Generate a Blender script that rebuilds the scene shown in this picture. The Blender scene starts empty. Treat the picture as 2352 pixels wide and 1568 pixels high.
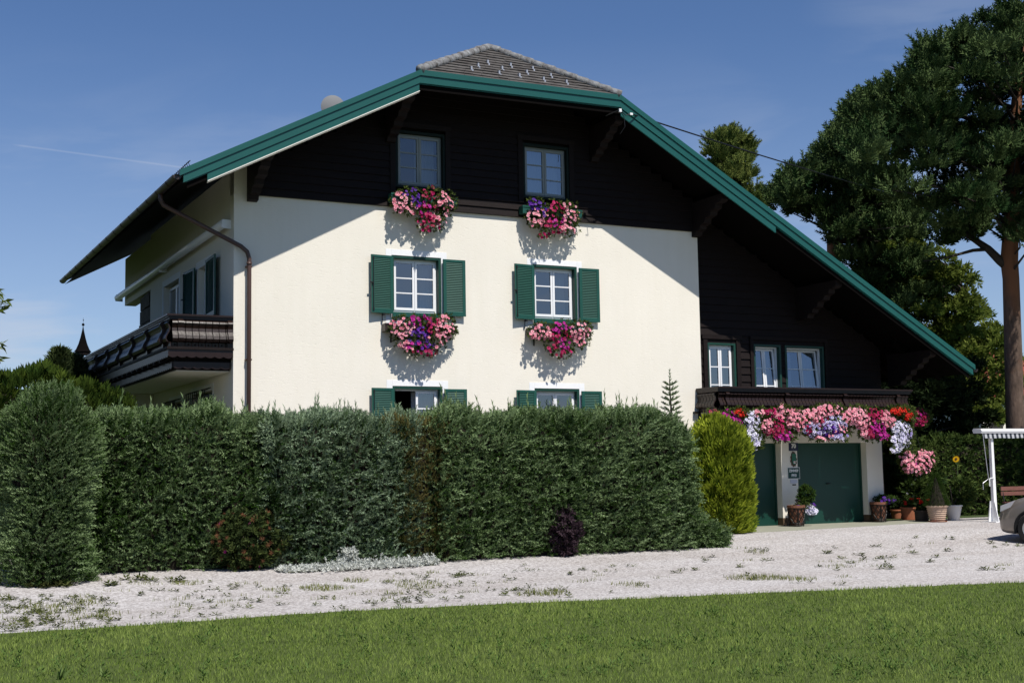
import bpy, math, random
import numpy as np
from mathutils import Vector, Matrix
random.seed(7); rng = np.random.default_rng(7)
S = bpy.context.scene
COL = S.collection
R = math.radians

# ------------------------------------------------------------------ camera
CAM = np.array([-6.774, -25.200, 1.325])
FW = np.array([0.45471, 0.88504, 0.09969]); RT = np.array([0.89011, -0.45545, -0.01657]); UP = np.array([-0.03074, -0.09627, 0.99488])
cd = bpy.data.cameras.new('camera'); cd.lens = 45.756; cd.sensor_width = 36; cd.clip_end = 3000; cd.clip_start = .1
cam = bpy.data.objects.new('camera', cd); COL.objects.link(cam)
cam.matrix_world = Matrix(((RT[0], UP[0], -FW[0], CAM[0]), (RT[1], UP[1], -FW[1], CAM[1]), (RT[2], UP[2], -FW[2], CAM[2]), (0, 0, 0, 1)))
S.camera = cam
FPX = 45.756 / 36 * 2352
def ray(u, v): return FW + (u - 1176) / FPX * RT + (784 - v) / FPX * UP
def at(u, v, ax, val):                      # point seen at (u, v) on the plane coordinate[ax] = val
    d = ray(u, v); return CAM + d * ((val - CAM[ax]) / d[ax])
def atd(u, v, depth): return CAM + ray(u, v) * depth
def gz(y):                                  # the yard falls gently from the house to the lawn
    t = min(max((-2.5 - y) / 5.5, 0), 1); return -.05 - .3 * t * t * (3 - 2 * t)
def gnd(u, v):
    d = ray(u, v); t = 3.0
    while t < 300:
        p = CAM + d * t
        if p[2] < gz(p[1]): return p
        t += .02
    return p

# ------------------------------------------------------------------ sky, sun, exposure
SUN = Vector((.067, -.665, 1)).normalized()
w = bpy.data.worlds.new('World'); S.world = w; w.use_nodes = True
nt = w.node_tree; N = nt.nodes; L = nt.links; N.clear()
def nd(t, **k):
    n = N.new(t)
    for a, b in k.items(): setattr(n, a, b)
    return n
sky = nd('ShaderNodeTexSky'); sky.sky_type = 'NISHITA'; sky.sun_disc = False
sky.sun_elevation = math.asin(SUN.z); sky.sun_rotation = math.atan2(SUN.x, SUN.y)
sky.altitude = 400; sky.air_density = 1.0; sky.dust_density = .0; sky.ozone_density = 3.0
tc = nd('ShaderNodeTexCoord')
def vm(op, a, b=None):
    n = nd('ShaderNodeVectorMath', operation=op)
    for i, x in enumerate((a, b)):
        if x is None: continue
        if isinstance(x, (tuple, list, np.ndarray, Vector)): n.inputs[i].default_value = tuple(float(q) for q in x)
        else: L.new(x, n.inputs[i])
    return n.outputs['Value'] if op == 'DOT_PRODUCT' else n.outputs[0]
def mth(op, a, b=None, c=None, cl=False):
    n = nd('ShaderNodeMath', operation=op); n.use_clamp = cl
    for i, x in enumerate((a, b, c)):
        if x is None: continue
        if isinstance(x, (int, float)): n.inputs[i].default_value = x
        else: L.new(x, n.inputs[i])
    return n.outputs[0]
def mapr(x, a, b, c=0., d=1.):
    n = nd('ShaderNodeMapRange', interpolation_type='SMOOTHSTEP')
    L.new(x, n.inputs[0])
    for i, q in zip((1, 2, 3, 4), (a, b, c, d)): n.inputs[i].default_value = q
    return n.outputs[0]
D = tc.outputs['Generated']
def nrm(v): v = np.array(v, float); return v / np.linalg.norm(v)
d1, d2 = nrm(ray(20, 331)), nrm(ray(420, 385))
nn = nrm(np.cross(d1, d2)); e = nrm(d2 - d1); e1, e2 = float(d1 @ e), float(d2 @ e)
band = mapr(mth('ABSOLUTE', vm('DOT_PRODUCT', D, nn)), 0, .0011, 1, 0)
ext = mapr(vm('DOT_PRODUCT', D, e), e1, e1 + .01, 0, 1)
ext2 = mapr(vm('DOT_PRODUCT', D, e), e2 - .01, e2 + .03, 1, 0)
trail = mth('MULTIPLY', mth('MULTIPLY', band, ext), mth('MULTIPLY', ext2, .16))
# thin high cloud
mp = nd('ShaderNodeMapping'); L.new(D, mp.inputs[0]); mp.inputs['Scale'].default_value = (2.2, 2.2, 8.5); mp.inputs['Rotation'].default_value = (R(8), R(-14), R(20))
nz = nd('ShaderNodeTexNoise'); L.new(mp.outputs[0], nz.inputs[0]); nz.inputs['Scale'].default_value = 2.1; nz.inputs['Detail'].default_value = 7; nz.inputs['Roughness'].default_value = .55; nz.inputs['Distortion'].default_value = .6
sepd = nd('ShaderNodeSeparateXYZ'); L.new(D, sepd.inputs[0])
low = mapr(sepd.outputs[2], .03, .34, 1, 0)
cl1 = mth('MULTIPLY', mapr(nz.outputs[0], .46, .66), low)
hi = nrm(ray(2250, 30)); near = mapr(vm('DOT_PRODUCT', D, hi), math.cos(.13), math.cos(.02), 0, 1)
cl2 = mth('MULTIPLY', mapr(nz.outputs[0], .42, .62), near)
cloud = mth('ADD', mth('ADD', mth('ADD', mth('MULTIPLY', cl1, .45), mth('MULTIPLY', low, .30)), mth('MULTIPLY', cl2, .15)), trail, cl=True)
mx = nd('ShaderNodeMixRGB'); L.new(cloud, mx.inputs[0]); mx.inputs[2].default_value = (6.6, 7.2, 8.4, 1)
tint = nd('ShaderNodeMixRGB', blend_type='MULTIPLY'); tint.inputs[0].default_value = 1; tint.inputs[2].default_value = (.77, .90, 1.11, 1)
L.new(sky.outputs[0], tint.inputs[1]); L.new(tint.outputs[0], mx.inputs[1])
bg = nd('ShaderNodeBackground'); bg.inputs[1].default_value = .078; L.new(mx.outputs[0], bg.inputs[0])
out = nd('ShaderNodeOutputWorld'); L.new(bg.outputs[0], out.inputs[0])

sl = bpy.data.lights.new('sun', 'SUN'); sl.energy = 4.9; sl.angle = R(.53); sl.color = (1, .955, .88)
so = bpy.data.objects.new('sun', sl); COL.objects.link(so); so.rotation_euler = SUN.to_track_quat('Z', 'Y').to_euler(); so.location = (0, -30, 40)
S.view_settings.view_transform = 'Standard'; S.view_settings.look = 'None'; S.view_settings.gamma = 1; S.view_settings.exposure = .17
S.render.engine = 'CYCLES'; S.cycles.max_bounces = 6; S.cycles.transparent_max_bounces = 8; S.cycles.caustics_reflective = False

# ------------------------------------------------------------------ materials
def mat(name, col, rough=.7, var=0., vscale=6., vstretch=(1, 1, 1), bump=0., bscale=60., bstretch=(1, 1, 1), attr=None, attr2=None, spec=.3, trans=0., col2=None, coat=0., metal=0.):
    m = bpy.data.materials.new(name); m.use_nodes = True
    t = m.node_tree; n = t.nodes; l = t.links; b = n['Principled BSDF']
    b.inputs['Roughness'].default_value = rough; b.inputs['Specular IOR Level'].default_value = spec; b.inputs['Metallic'].default_value = metal
    b.inputs['Coat Weight'].default_value = coat
    c = (*col, 1)
    b.inputs['Base Color'].default_value = c; cur = None
    tcn = n.new('ShaderNodeTexCoord')
    if attr:                                # value of each leaf / blade, mixing two leaf colours
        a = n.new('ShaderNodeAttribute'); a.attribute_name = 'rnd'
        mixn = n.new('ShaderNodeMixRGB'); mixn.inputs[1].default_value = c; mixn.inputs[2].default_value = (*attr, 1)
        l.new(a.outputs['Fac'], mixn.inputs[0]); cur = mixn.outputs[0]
        if attr2:
            a2 = n.new('ShaderNodeAttribute'); a2.attribute_name = 'tip'
            m2 = n.new('ShaderNodeMixRGB'); l.new(a2.outputs['Fac'], m2.inputs[0]); l.new(cur, m2.inputs[1]); m2.inputs[2].default_value = (*attr2, 1); cur = m2.outputs[0]
    if var > 0:
        mpn = n.new('ShaderNodeMapping'); mpn.inputs['Scale'].default_value = vstretch; l.new(tcn.outputs['Object'], mpn.inputs[0])
        nz = n.new('ShaderNodeTexNoise'); nz.inputs['Scale'].default_value = vscale; nz.inputs['Detail'].default_value = 6; nz.inputs['Roughness'].default_value = .65; l.new(mpn.outputs[0], nz.inputs[0])
        rp = n.new('ShaderNodeMapRange'); rp.inputs[1].default_value = .3; rp.inputs[2].default_value = .7; l.new(nz.outputs[0], rp.inputs[0])
        mixn = n.new('ShaderNodeMixRGB'); l.new(rp.outputs[0], mixn.inputs[0])
        if col2 is None:
            lo = n.new('ShaderNodeMixRGB'); lo.blend_type = 'MULTIPLY'; lo.inputs[0].default_value = 1; lo.inputs[2].default_value = (1 - var, 1 - var, 1 - var, 1)
            if cur: l.new(cur, lo.inputs[1]); l.new(cur, mixn.inputs[2])
            else: lo.inputs[1].default_value = c; mixn.inputs[2].default_value = c
            l.new(lo.outputs[0], mixn.inputs[1])
        else:
            mixn.inputs[1].default_value = c; mixn.inputs[2].default_value = (*col2, 1)
        cur = mixn.outputs[0]
    if cur: l.new(cur, b.inputs['Base Color'])
    if bump > 0:
        mpn = n.new('ShaderNodeMapping'); mpn.inputs['Scale'].default_value = bstretch; l.new(tcn.outputs['Object'], mpn.inputs[0])
        nz = n.new('ShaderNodeTexNoise'); nz.inputs['Scale'].default_value = bscale; nz.inputs['Detail'].default_value = 4; l.new(mpn.outputs[0], nz.inputs[0])
        bp = n.new('ShaderNodeBump'); bp.inputs['Strength'].default_value = bump; bp.inputs['Distance'].default_value = .02; l.new(nz.outputs[0], bp.inputs['Height']); l.new(bp.outputs[0], b.inputs['Normal'])
    if trans > 0:                           # thin leaves let some light through
        tr = n.new('ShaderNodeBsdfTranslucent'); ms = n.new('ShaderNodeMixShader'); ms.inputs[0].default_value = trans
        if cur: l.new(cur, tr.inputs[0])
        else: tr.inputs[0].default_value = c
        l.new(b.outputs[0], ms.inputs[1]); l.new(tr.outputs[0], ms.inputs[2]); l.new(ms.outputs[0], n['Material Output'].inputs[0])
    return m

def plaster(name, col):
    m = bpy.data.materials.new(name); m.use_nodes = True
    t = m.node_tree; n = t.nodes; l = t.links; b = n['Principled BSDF']; b.inputs['Roughness'].default_value = .9; b.inputs['Specular IOR Level'].default_value = .15
    tcn = n.new('ShaderNodeTexCoord')
    def noise(sc, st, det=3, rough=.5, dist=0.):
        q = n.new('ShaderNodeMapping'); q.inputs['Scale'].default_value = st; l.new(tcn.outputs['Object'], q.inputs[0])
        z = n.new('ShaderNodeTexNoise'); z.inputs['Scale'].default_value = sc; z.inputs['Detail'].default_value = det; z.inputs['Roughness'].default_value = rough; z.inputs['Distortion'].default_value = dist; l.new(q.outputs[0], z.inputs[0]); return z.outputs[0]
    def rng_(x, a, bb):
        q = n.new('ShaderNodeMapRange'); q.inputs[1].default_value = a; q.inputs[2].default_value = bb; l.new(x, q.inputs[0]); return q.outputs[0]
    grooves = rng_(noise(7.5, (1, 1, 5), 3, .6, .5), .63, .57)       # dragged-float grooves of the render
    fine = noise(55, (1, 1, 1.6), 3)
    mm = n.new('ShaderNodeMath'); mm.operation = 'MULTIPLY_ADD'; l.new(fine, mm.inputs[0]); mm.inputs[1].default_value = .35; l.new(grooves, mm.inputs[2])
    bp = n.new('ShaderNodeBump'); bp.inputs['Strength'].default_value = .25; bp.inputs['Distance'].default_value = .009; l.new(mm.outputs[0], bp.inputs['Height']); l.new(bp.outputs[0], b.inputs['Normal'])
    big = rng_(noise(.7, (1, 1, 1), 5, .6), .3, .7)
    mx = n.new('ShaderNodeMixRGB'); l.new(big, mx.inputs[0]); mx.inputs[1].default_value = (*[c * .955 for c in col], 1); mx.inputs[2].default_value = (*col, 1); st_ = rng_(noise(5, (1, 1, .09), 4, .6), .35, .7); m2 = n.new('ShaderNodeMixRGB'); m2.blend_type = 'MULTIPLY'; m2.inputs[0].default_value = 1; l.new(mx.outputs[0], m2.inputs[1]); cr_ = n.new('ShaderNodeMixRGB'); l.new(st_, cr_.inputs[0]); cr_.inputs[1].default_value = (1, 1, 1, 1); cr_.inputs[2].default_value = (.978, .975, .965, 1); l.new(cr_.outputs[0], m2.inputs[2]); l.new(m2.outputs[0], b.inputs['Base Color'])
    return m

def glass_mat(name, refl, tintc=(.55, .6, .62)):
    m = bpy.data.materials.new(name); m.use_nodes = True
    t = m.node_tree; n = t.nodes; l = t.links; n.remove(n['Principled BSDF'])
    g = n.new('ShaderNodeBsdfGlossy'); g.inputs['Roughness'].default_value = 0.0; g.inputs['Color'].default_value = (.86, .93, 1, 1)
    tr = n.new('ShaderNodeBsdfTransparent'); tr.inputs[0].default_value = (*tintc, 1)
    lw = n.new('ShaderNodeLayerWeight'); lw.inputs[0].default_value = .25
    ad = n.new('ShaderNodeMath'); ad.operation = 'ADD'; ad.use_clamp = True; ad.inputs[1].default_value = refl; l.new(lw.outputs['Fresnel'], ad.inputs[0])
    tcn = n.new('ShaderNodeTexCoord'); nz = n.new('ShaderNodeTexNoise'); nz.inputs['Scale'].default_value = 1.3; l.new(tcn.outputs['Object'], nz.inputs[0])
    bp = n.new('ShaderNodeBump'); bp.inputs['Strength'].default_value = .02; bp.inputs['Distance'].default_value = .1; l.new(nz.outputs[0], bp.inputs['Height']); l.new(bp.outputs[0], g.inputs['Normal'])
    mx = n.new('ShaderNodeMixShader'); l.new(ad.outputs[0], mx.inputs[0]); l.new(tr.outputs[0], mx.inputs[1]); l.new(g.outputs[0], mx.inputs[2]); l.new(mx.outputs[0], n['Material Output'].inputs[0])
    return m

def pine_bark():
    m = mat('pine bark', (.075, .052, .040), .95, var=.6, vscale=3.5, vstretch=(3, 3, .9), col2=(.16, .11, .085), bump=.8, bscale=9, bstretch=(2, 2, .7)); t = m.node_tree; n = t.nodes; l = t.links; b = n['Principled BSDF']
    old = b.inputs['Base Color'].links[0].from_socket; g = n.new('ShaderNodeNewGeometry'); sp = n.new('ShaderNodeSeparateXYZ'); l.new(g.outputs['Position'], sp.inputs[0])
    nz = n.new('ShaderNodeTexNoise'); nz.inputs['Scale'].default_value = 1.1; nz.inputs['Detail'].default_value = 5; l.new(g.outputs['Position'], nz.inputs[0])
    ma = n.new('ShaderNodeMath'); ma.operation = 'MULTIPLY_ADD'; l.new(nz.outputs[0], ma.inputs[0]); ma.inputs[1].default_value = 7; l.new(sp.outputs[2], ma.inputs[2])
    mr = n.new('ShaderNodeMapRange'); mr.inputs[1].default_value = 8.2; mr.inputs[2].default_value = 10.2; l.new(ma.outputs[0], mr.inputs[0])
    mx = n.new('ShaderNodeMixRGB'); l.new(mr.outputs[0], mx.inputs[0]); l.new(old, mx.inputs[1]); mx.inputs[2].default_value = (.23, .105, .055, 1); l.new(mx.outputs[0], b.inputs['Base Color']); return m
M = dict(
 cream=plaster('cream plaster', (.81, .765, .675)), white=mat('white plaster', (.84, .84, .85), .85, var=.04, bump=.1, bscale=40),
 wood=mat('dark stained wood', (.0165, .0115, .0110), .6, spec=.12, var=.45, vscale=3, vstretch=(1.2, 1.2, 18), bump=.35, bscale=14, bstretch=(1, 1, 14)),
 woodgloss=mat('dark varnished wood', (.022, .0105, .008), .36, var=.35, vscale=4, vstretch=(3, 3, 1), bump=.1, bscale=20, spec=.35),
 soffit=mat('dark soffit boards', (.0045, .0035, .0032), .8, spec=.05, var=.4, vscale=3, vstretch=(14, 1, 14)),
 teal=mat('teal painted bargeboard', (.008, .084, .073), .38, var=.10, vscale=1.5, spec=.45), tealdk=mat('dark gap between boards', (.004, .012, .01), .8),
 green=mat('green painted shutter', (.011, .076, .056), .42, var=.12, vscale=4, spec=.4), greendk=mat('dark green paint', (.010, .050, .036), .45),
 door=mat('dark green garage door paint', (.004, .043, .030), .45, var=.1, vscale=2, spec=.4),
 pvc=mat('white window frame', (.82, .82, .83), .35), grey=mat('grey window frame', (.24, .26, .26), .45), flash=mat('pale flashing', (.8, .78, .72), .4),
 tile=mat('weathered roof tiles', (.050, .042, .038), .85, var=.5, vscale=2.5, col2=(.105, .098, .092), bump=.3, bscale=25),
 ridge=mat('lichen covered ridge tiles', (.065, .055, .05), .9, var=.6, vscale=7, col2=(.30, .31, .32), bump=.5, bscale=30),
 metal=mat('brown painted metal', (.028, .017, .014), .42, spec=.5, var=.15, vscale=3), iron=mat('black iron', (.012, .012, .012), .5), zinc=mat('galvanised metal', (.5, .5, .52), .4, metal=.6),
 steel=mat('white enamel', (.80, .80, .80), .35), dish=mat('grey dish', (.26, .265, .275), .6), cable=mat('black cable', (.012, .012, .014), .5),
 plinth=mat('brown plinth', (.13, .085, .05), .8, var=.2, vscale=8), stone=mat('rough stone', (.13, .115, .10), .9, var=.5, vscale=5, bump=.6, bscale=9),
 curtain=mat('white net curtain', (.62, .63, .66), .9, trans=.3), dark=mat('dark room', (.03, .028, .026), .9), slab=mat('inside floor', (.10, .085, .07), .8),
 concrete=mat('greenish concrete', (.30, .30, .235), .9, var=.18, vscale=4, bump=.1), terracotta=mat('terracotta', (.36, .13, .065), .85, var=.25, vscale=9, bump=.15, bscale=40),
 palecotta=mat('pale pottery', (.50, .36, .27), .85, var=.2, vscale=8), whitepot=mat('white pot', (.62, .60, .57), .6), darkpot=mat('dark pot', (.03, .022, .018), .7), soil=mat('soil', (.03, .02, .014), .95),
 lattice=mat('black lattice', (.010, .008, .007), .5), enamelblue=mat('dark blue enamel', (.010, .014, .05), .35), enamelgreen=mat('dark green enamel', (.006, .05, .042), .35), paint=mat('white lettering', (.78, .78, .76), .5),
 paper=mat('pale notice', (.55, .55, .62), .7), crest=mat('crest bronze', (.09, .06, .035), .5, var=.3, vscale=20), crestgreen=mat('crest green', (.02, .13, .08), .5), crestred=mat('crest red', (.35, .05, .04), .5),
 bark=pine_bark(), barkdk=mat('grey bark', (.06, .05, .042), .95, var=.5, vscale=4, bump=.6, bscale=10),
 twig=mat('shade dark twigs', (.022, .018, .011), .95, var=.5, vscale=5),  # twig brown kept dark for the shade between shoots
)
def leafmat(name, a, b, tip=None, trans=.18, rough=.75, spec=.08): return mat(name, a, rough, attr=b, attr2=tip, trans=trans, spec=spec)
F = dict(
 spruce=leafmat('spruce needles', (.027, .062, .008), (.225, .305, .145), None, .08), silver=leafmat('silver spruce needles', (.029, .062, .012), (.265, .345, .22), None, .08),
 brown=leafmat('browning juniper', (.055, .060, .014), (.19, .155, .055), None, .1), evergreen=leafmat('dark yew', (.010, .024, .008), (.030, .060, .016), None, .1),
 thuja=leafmat('golden thuja', (.045, .085, .006), (.37, .43, .04), None, .25), pine=leafmat('pine needles', (.012, .034, .008), (.090, .132, .045), None, .08), pinelt=leafmat('light pine needles', (.045, .075, .016), (.16, .19, .045), None, .1),
 decid=leafmat('light green leaves', (.055, .09, .014), (.19, .23, .045), None, .4), shrub=leafmat('dark shrub leaves', (.007, .014, .005), (.026, .042, .012), None, .12), shrublt=leafmat('shrub leaves', (.022, .045, .010), (.085, .120, .028), None, .25),  # dark shrub tone puts shade into the big bush by the garage
 hedge=leafmat('clipped hedge leaves', (.012, .035, .006), (.050, .085, .014), None, .2), petleaf=leafmat('petunia leaves', (.03, .05, .012), (.11, .145, .035), None, .25), grass=leafmat('lawn grass', (.120, .188, .028), (.29, .36, .095), None, .3), drygrass=leafmat('dry grass', (.12, .15, .035), (.24, .24, .08), None, .3),
 weed=leafmat('weeds', (.038, .050, .016), (.11, .125, .038), None, .2), ivory=leafmat('silver ground cover', (.40, .42, .38), (.66, .67, .63), None, .15), plum=leafmat('purple leaves', (.022, .012, .017), (.062, .040, .050), None, .15), spirea=leafmat('spirea leaves', (.018, .032, .010), (.06, .08, .022), None, .2), rust=leafmat('faded flower heads', (.09, .035, .018), (.20, .09, .045), None, .1),
)
def petal(name, a, b): return mat(name, a, .55, attr=b, trans=.3, spec=.2)
PET = dict(pink=petal('pink petals', (.76, .26, .34), (.88, .48, .54)), crimson=petal('crimson petals', (.26, .006, .035), (.55, .015, .14)), purple=petal('purple petals', (.055, .012, .22), (.17, .030, .42)), magenta=petal('magenta petals', (.38, .012, .20), (.60, .03, .36)), white=petal('white petals', (.74, .72, .86), (.82, .82, .88)), lilac=petal('lilac veined petals', (.32, .26, .55), (.75, .72, .85)), red=petal('red geranium petals', (.62, .012, .008), (.85, .035, .015)), yellow=petal('yellow petals', (.72, .42, .01), (.85, .58, .03)))
THROAT = dict(pink=mat('rose throat', (.50, .035, .09), .6), crimson=mat('dark throat', (.10, .002, .02), .6), purple=mat('violet throat', (.02, .004, .07), .6), magenta=mat('magenta throat', (.16, .004, .09), .6), white=mat('violet veined throat', (.16, .08, .36), .6), lilac=mat('deep violet throat', (.06, .02, .25), .6), red=mat('dark red throat', (.30, .004, .004), .6), yellow=mat('brown disc', (.07, .035, .01), .8))

# ------------------------------------------------------------------ mesh helpers
class MB:
    def __init__(s): s.v = []; s.f = []; s.m = []
    def add(s, vs, fs, mi=0):
        o = len(s.v); s.v += [tuple(map(float, p)) for p in vs]; s.f += [tuple(i + o for i in f) for f in fs]; s.m += [mi] * len(fs); return s
    def box(s, x0, x1, y0, y1, z0, z1, mi=0):
        return s.add([(x0, y0, z0), (x1, y0, z0), (x1, y1, z0), (x0, y1, z0), (x0, y0, z1), (x1, y0, z1), (x1, y1, z1), (x0, y1, z1)], [(0, 3, 2, 1), (4, 5, 6, 7), (0, 1, 5, 4), (1, 2, 6, 5), (2, 3, 7, 6), (3, 0, 4, 7)], mi)
    def quad(s, a, b, c, d, mi=0): return s.add([a, b, c, d], [(0, 1, 2, 3)], mi)
    def prism(s, poly, ax, lo, hi, mi=0):     # polygon in the two other axes, pushed along ax
        def pt(q, h): return {0: (h, q[0], q[1]), 1: (q[0], h, q[1]), 2: (q[0], q[1], h)}[ax]
        n = len(poly); vs = [pt(q, lo) for q in poly] + [pt(q, hi) for q in poly]
        return s.add(vs, [tuple(range(n))[::-1], tuple(range(n, 2 * n))] + [(i, (i + 1) % n, (i + 1) % n + n, i + n) for i in range(n)], mi)
    def tube(s, pts, r, n=8, mi=0, cap=True):
        pts = [Vector(p) for p in pts]; k = len(pts); rs = r if isinstance(r, (list, tuple)) else [r] * k
        vs = []; up = Vector((0, 0, 1)); prev = None
        for i, p in enumerate(pts):
            d = ((pts[min(i + 1, k - 1)] - pts[max(i - 1, 0)])).normalized()
            a = d.cross(up if abs(d.z) < .95 else Vector((1, 0, 0))).normalized() if prev is None else (prev - d * prev.dot(d)).normalized()
            prev = a; b = d.cross(a)
            vs += [p + (a * math.cos(6.28318 * j / n) + b * math.sin(6.28318 * j / n)) * rs[i] for j in range(n)]
        fs = [(i * n + j, i * n + (j + 1) % n, (i + 1) * n + (j + 1) % n, (i + 1) * n + j) for i in range(k - 1) for j in range(n)]
        if cap: fs += [tuple(range(n))[::-1], tuple(range((k - 1) * n, k * n))]
        return s.add(vs, fs, mi)
    def lathe(s, prof, c, n=20, mi=0):
        vs = [(c[0] + r * math.cos(6.28318 * j / n), c[1] + r * math.sin(6.28318 * j / n), c[2] + z) for r, z in prof for j in range(n)]
        return s.add(vs, [(i * n + j, i * n + (j + 1) % n, (i + 1) * n + (j + 1) % n, (i + 1) * n + j) for i in range(len(prof) - 1) for j in range(n)], mi)
    def build(s, name, m, parent=None, smooth=False, loc=None, rz=0):
        me = bpy.data.meshes.new(name); me.from_pydata(s.v, [], s.f)
        for x in (m if isinstance(m, (list, tuple)) else [m]): me.materials.append(x)
        me.polygons.foreach_set('material_index', s.m)
        if smooth: me.polygons.foreach_set('use_smooth', [True] * len(s.f))
        me.update(); o = bpy.data.objects.new(name, me); COL.objects.link(o)
        if parent: o.parent = parent
        if loc: o.location = loc
        if rz: o.rotation_euler = (0, 0, rz)
        return o
def tag(o, label=None, cat=None, group=None, kind=None):
    if label: o['label'] = label
    if cat: o['category'] = cat
    if group: o['group'] = group
    if kind: o['kind'] = kind
    return o
def empty(name, loc, label, cat, group=None):
    o = bpy.data.objects.new(name, None); COL.objects.link(o); o.location = tuple(map(float, loc)); o.empty_display_size = .2
    return tag(o, label, cat, group)
def put(o, parent):                          # child built in world coordinates of a thing that stands at its base
    o.parent = parent; o.location = Vector(o.location) - parent.location; return o

# ---- scattered pieces: one template repeated at many places inside ONE mesh
def tmpl(vs, fs, tips=None, mi=None):
    return dict(v=np.array(vs, float), loops=np.concatenate([np.array(f) for f in fs]), tot=np.array([len(f) for f in fs]), tip=np.array(tips if tips is not None else [0.] * len(vs)), mi=np.array(mi if mi is not None else [0] * len(fs)))
def shoot_t(n=15, ln=1., nl=.27, wd=.11, droop=.9):
    vs = []; fs = []; tp = []
    for k in range(n):
        t = .05 + .95 * k / (n - 1); a = k * 2.39996; l = nl * (1.05 - .35 * t)
        d = np.array([math.cos(a), math.sin(a), droop + .5 * t]); d /= np.linalg.norm(d)
        b0 = np.array([0, 0, (t - wd) * ln]); b1 = np.array([0, 0, t * ln + wd * .6])
        o = len(vs); vs += [b0, b1, np.array([0, 0, t * ln]) + d * l]; fs.append((o, o + 1, o + 2)); tp += [0, .1, 1.]
    return tmpl(vs, fs, tp)
def star_t(n=14, wd=.09):                    # tuft of long needles at a twig end
    vs = []; fs = []; tp = []
    for k in range(n):
        z = 1 - 1.35 * (k + .5) / n; r = math.sqrt(max(0, 1 - z * z)); a = k * 2.39996
        d = np.array([r * math.cos(a), r * math.sin(a), z]); s = np.cross(d, [0, 0, 1.001]); s /= np.linalg.norm(s) + 1e-6
        o = len(vs); vs += [-s * wd, s * wd, d + s * wd * .25, d - s * wd * .25]; fs.append((o, o + 1, o + 2, o + 3)); tp += [0, 0, 1, 1]
    return tmpl(vs, fs, tp)
def leaf_t(w=.42, fold=.12):                 # one folded leaf along +Z
    return tmpl([(0, 0, 0), (-w * .5, fold, .38), (0, 0, .45), (w * .5, fold, .38), (0, -.05, 1)], [(0, 2, 1), (0, 3, 2), (1, 2, 4), (2, 3, 4)], [0, 0, 0, 0, 1])
def leaves_t(n=5, w=.4, spread=.9):          # a spray of leaves on one twig
    vs = []; fs = []; tp = []
    for k in range(n):
        a = k * 2.39996; z0 = .12 * k; tilt = spread * (1 - .1 * k)
        d = np.array([math.cos(a) * math.sin(tilt), math.sin(a) * math.sin(tilt), math.cos(tilt)]); s = np.cross(d, [.3, .2, 1]); s /= np.linalg.norm(s); b = np.array([0, 0, z0])
        o = len(vs); vs += [b, b + d * .4 - s * w * .5, b + d * .4 + s * w * .5, b + d * .95]; fs += [(o, o + 2, o + 1), (o + 1, o + 2, o + 3)]; tp += [0, .4, .4, 1]
    return tmpl(vs, fs, tp)
def fan_t(n=6):                              # flat thuja spray
    vs = []; fs = []
    for k in range(n):
        a = (k - (n - 1) / 2) * .30; d = np.array([math.sin(a), .16 * math.cos(k * 2.), math.cos(a)]); s = np.array([math.cos(a), 0, -math.sin(a)]) * .075; b = np.array([0, 0, .0]); e = d * (1 - .5 * abs(a) ** 1.5)
        o = len(vs); vs += [b - s * .5, b + s * .5, d * .62 + s, e, d * .62 - s]; fs.append((o, o + 1, o + 2, o + 3, o + 4))
    return tmpl(vs, fs)
def flower_t(p=10):                          # open petunia funnel facing +Z, radius 1
    vs = [(0, 0, -.25)]; fs = []; mi = []
    for k in range(p):
        a = 6.28318 * k / p; r = 1. if k % 2 == 0 else .86; vs.append((r * math.cos(a), r * math.sin(a), .10 if k % 2 else .02))
    for k in range(p): fs.append((0, 1 + k, 1 + (k + 1) % p)); mi.append(0)
    o = len(vs); vs += [(.36 * math.cos(6.28318 * k / 6), .36 * math.sin(6.28318 * k / 6), -.09) for k in range(6)]; fs.append(tuple(range(o, o + 6))); mi.append(1)
    return tmpl(vs, fs, None, mi)
def blade_t(w=.05, bend=.35): return tmpl([(-w, 0, 0), (w, 0, 0), (w * .7, bend * .3, .55), (-w * .7, bend * .3, .55), (0, bend, 1)], [(0, 1, 2, 3), (3, 2, 4)], [0, 0, .5, .5, 1])
T = dict(pshoot=shoot_t(16, 1., .40, .13, .7), shoot=shoot_t(), shootfine=shoot_t(18, 1, .26, .06), leader=shoot_t(20, 1., .085, .02, .35), star=star_t(), leaf=leaf_t(), spray=leaves_t(), spray7=leaves_t(8, .34, 1.1), fan=fan_t(), flower=flower_t(), blade=blade_t(), rosette=leaves_t(7, .26, 1.45))

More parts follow.
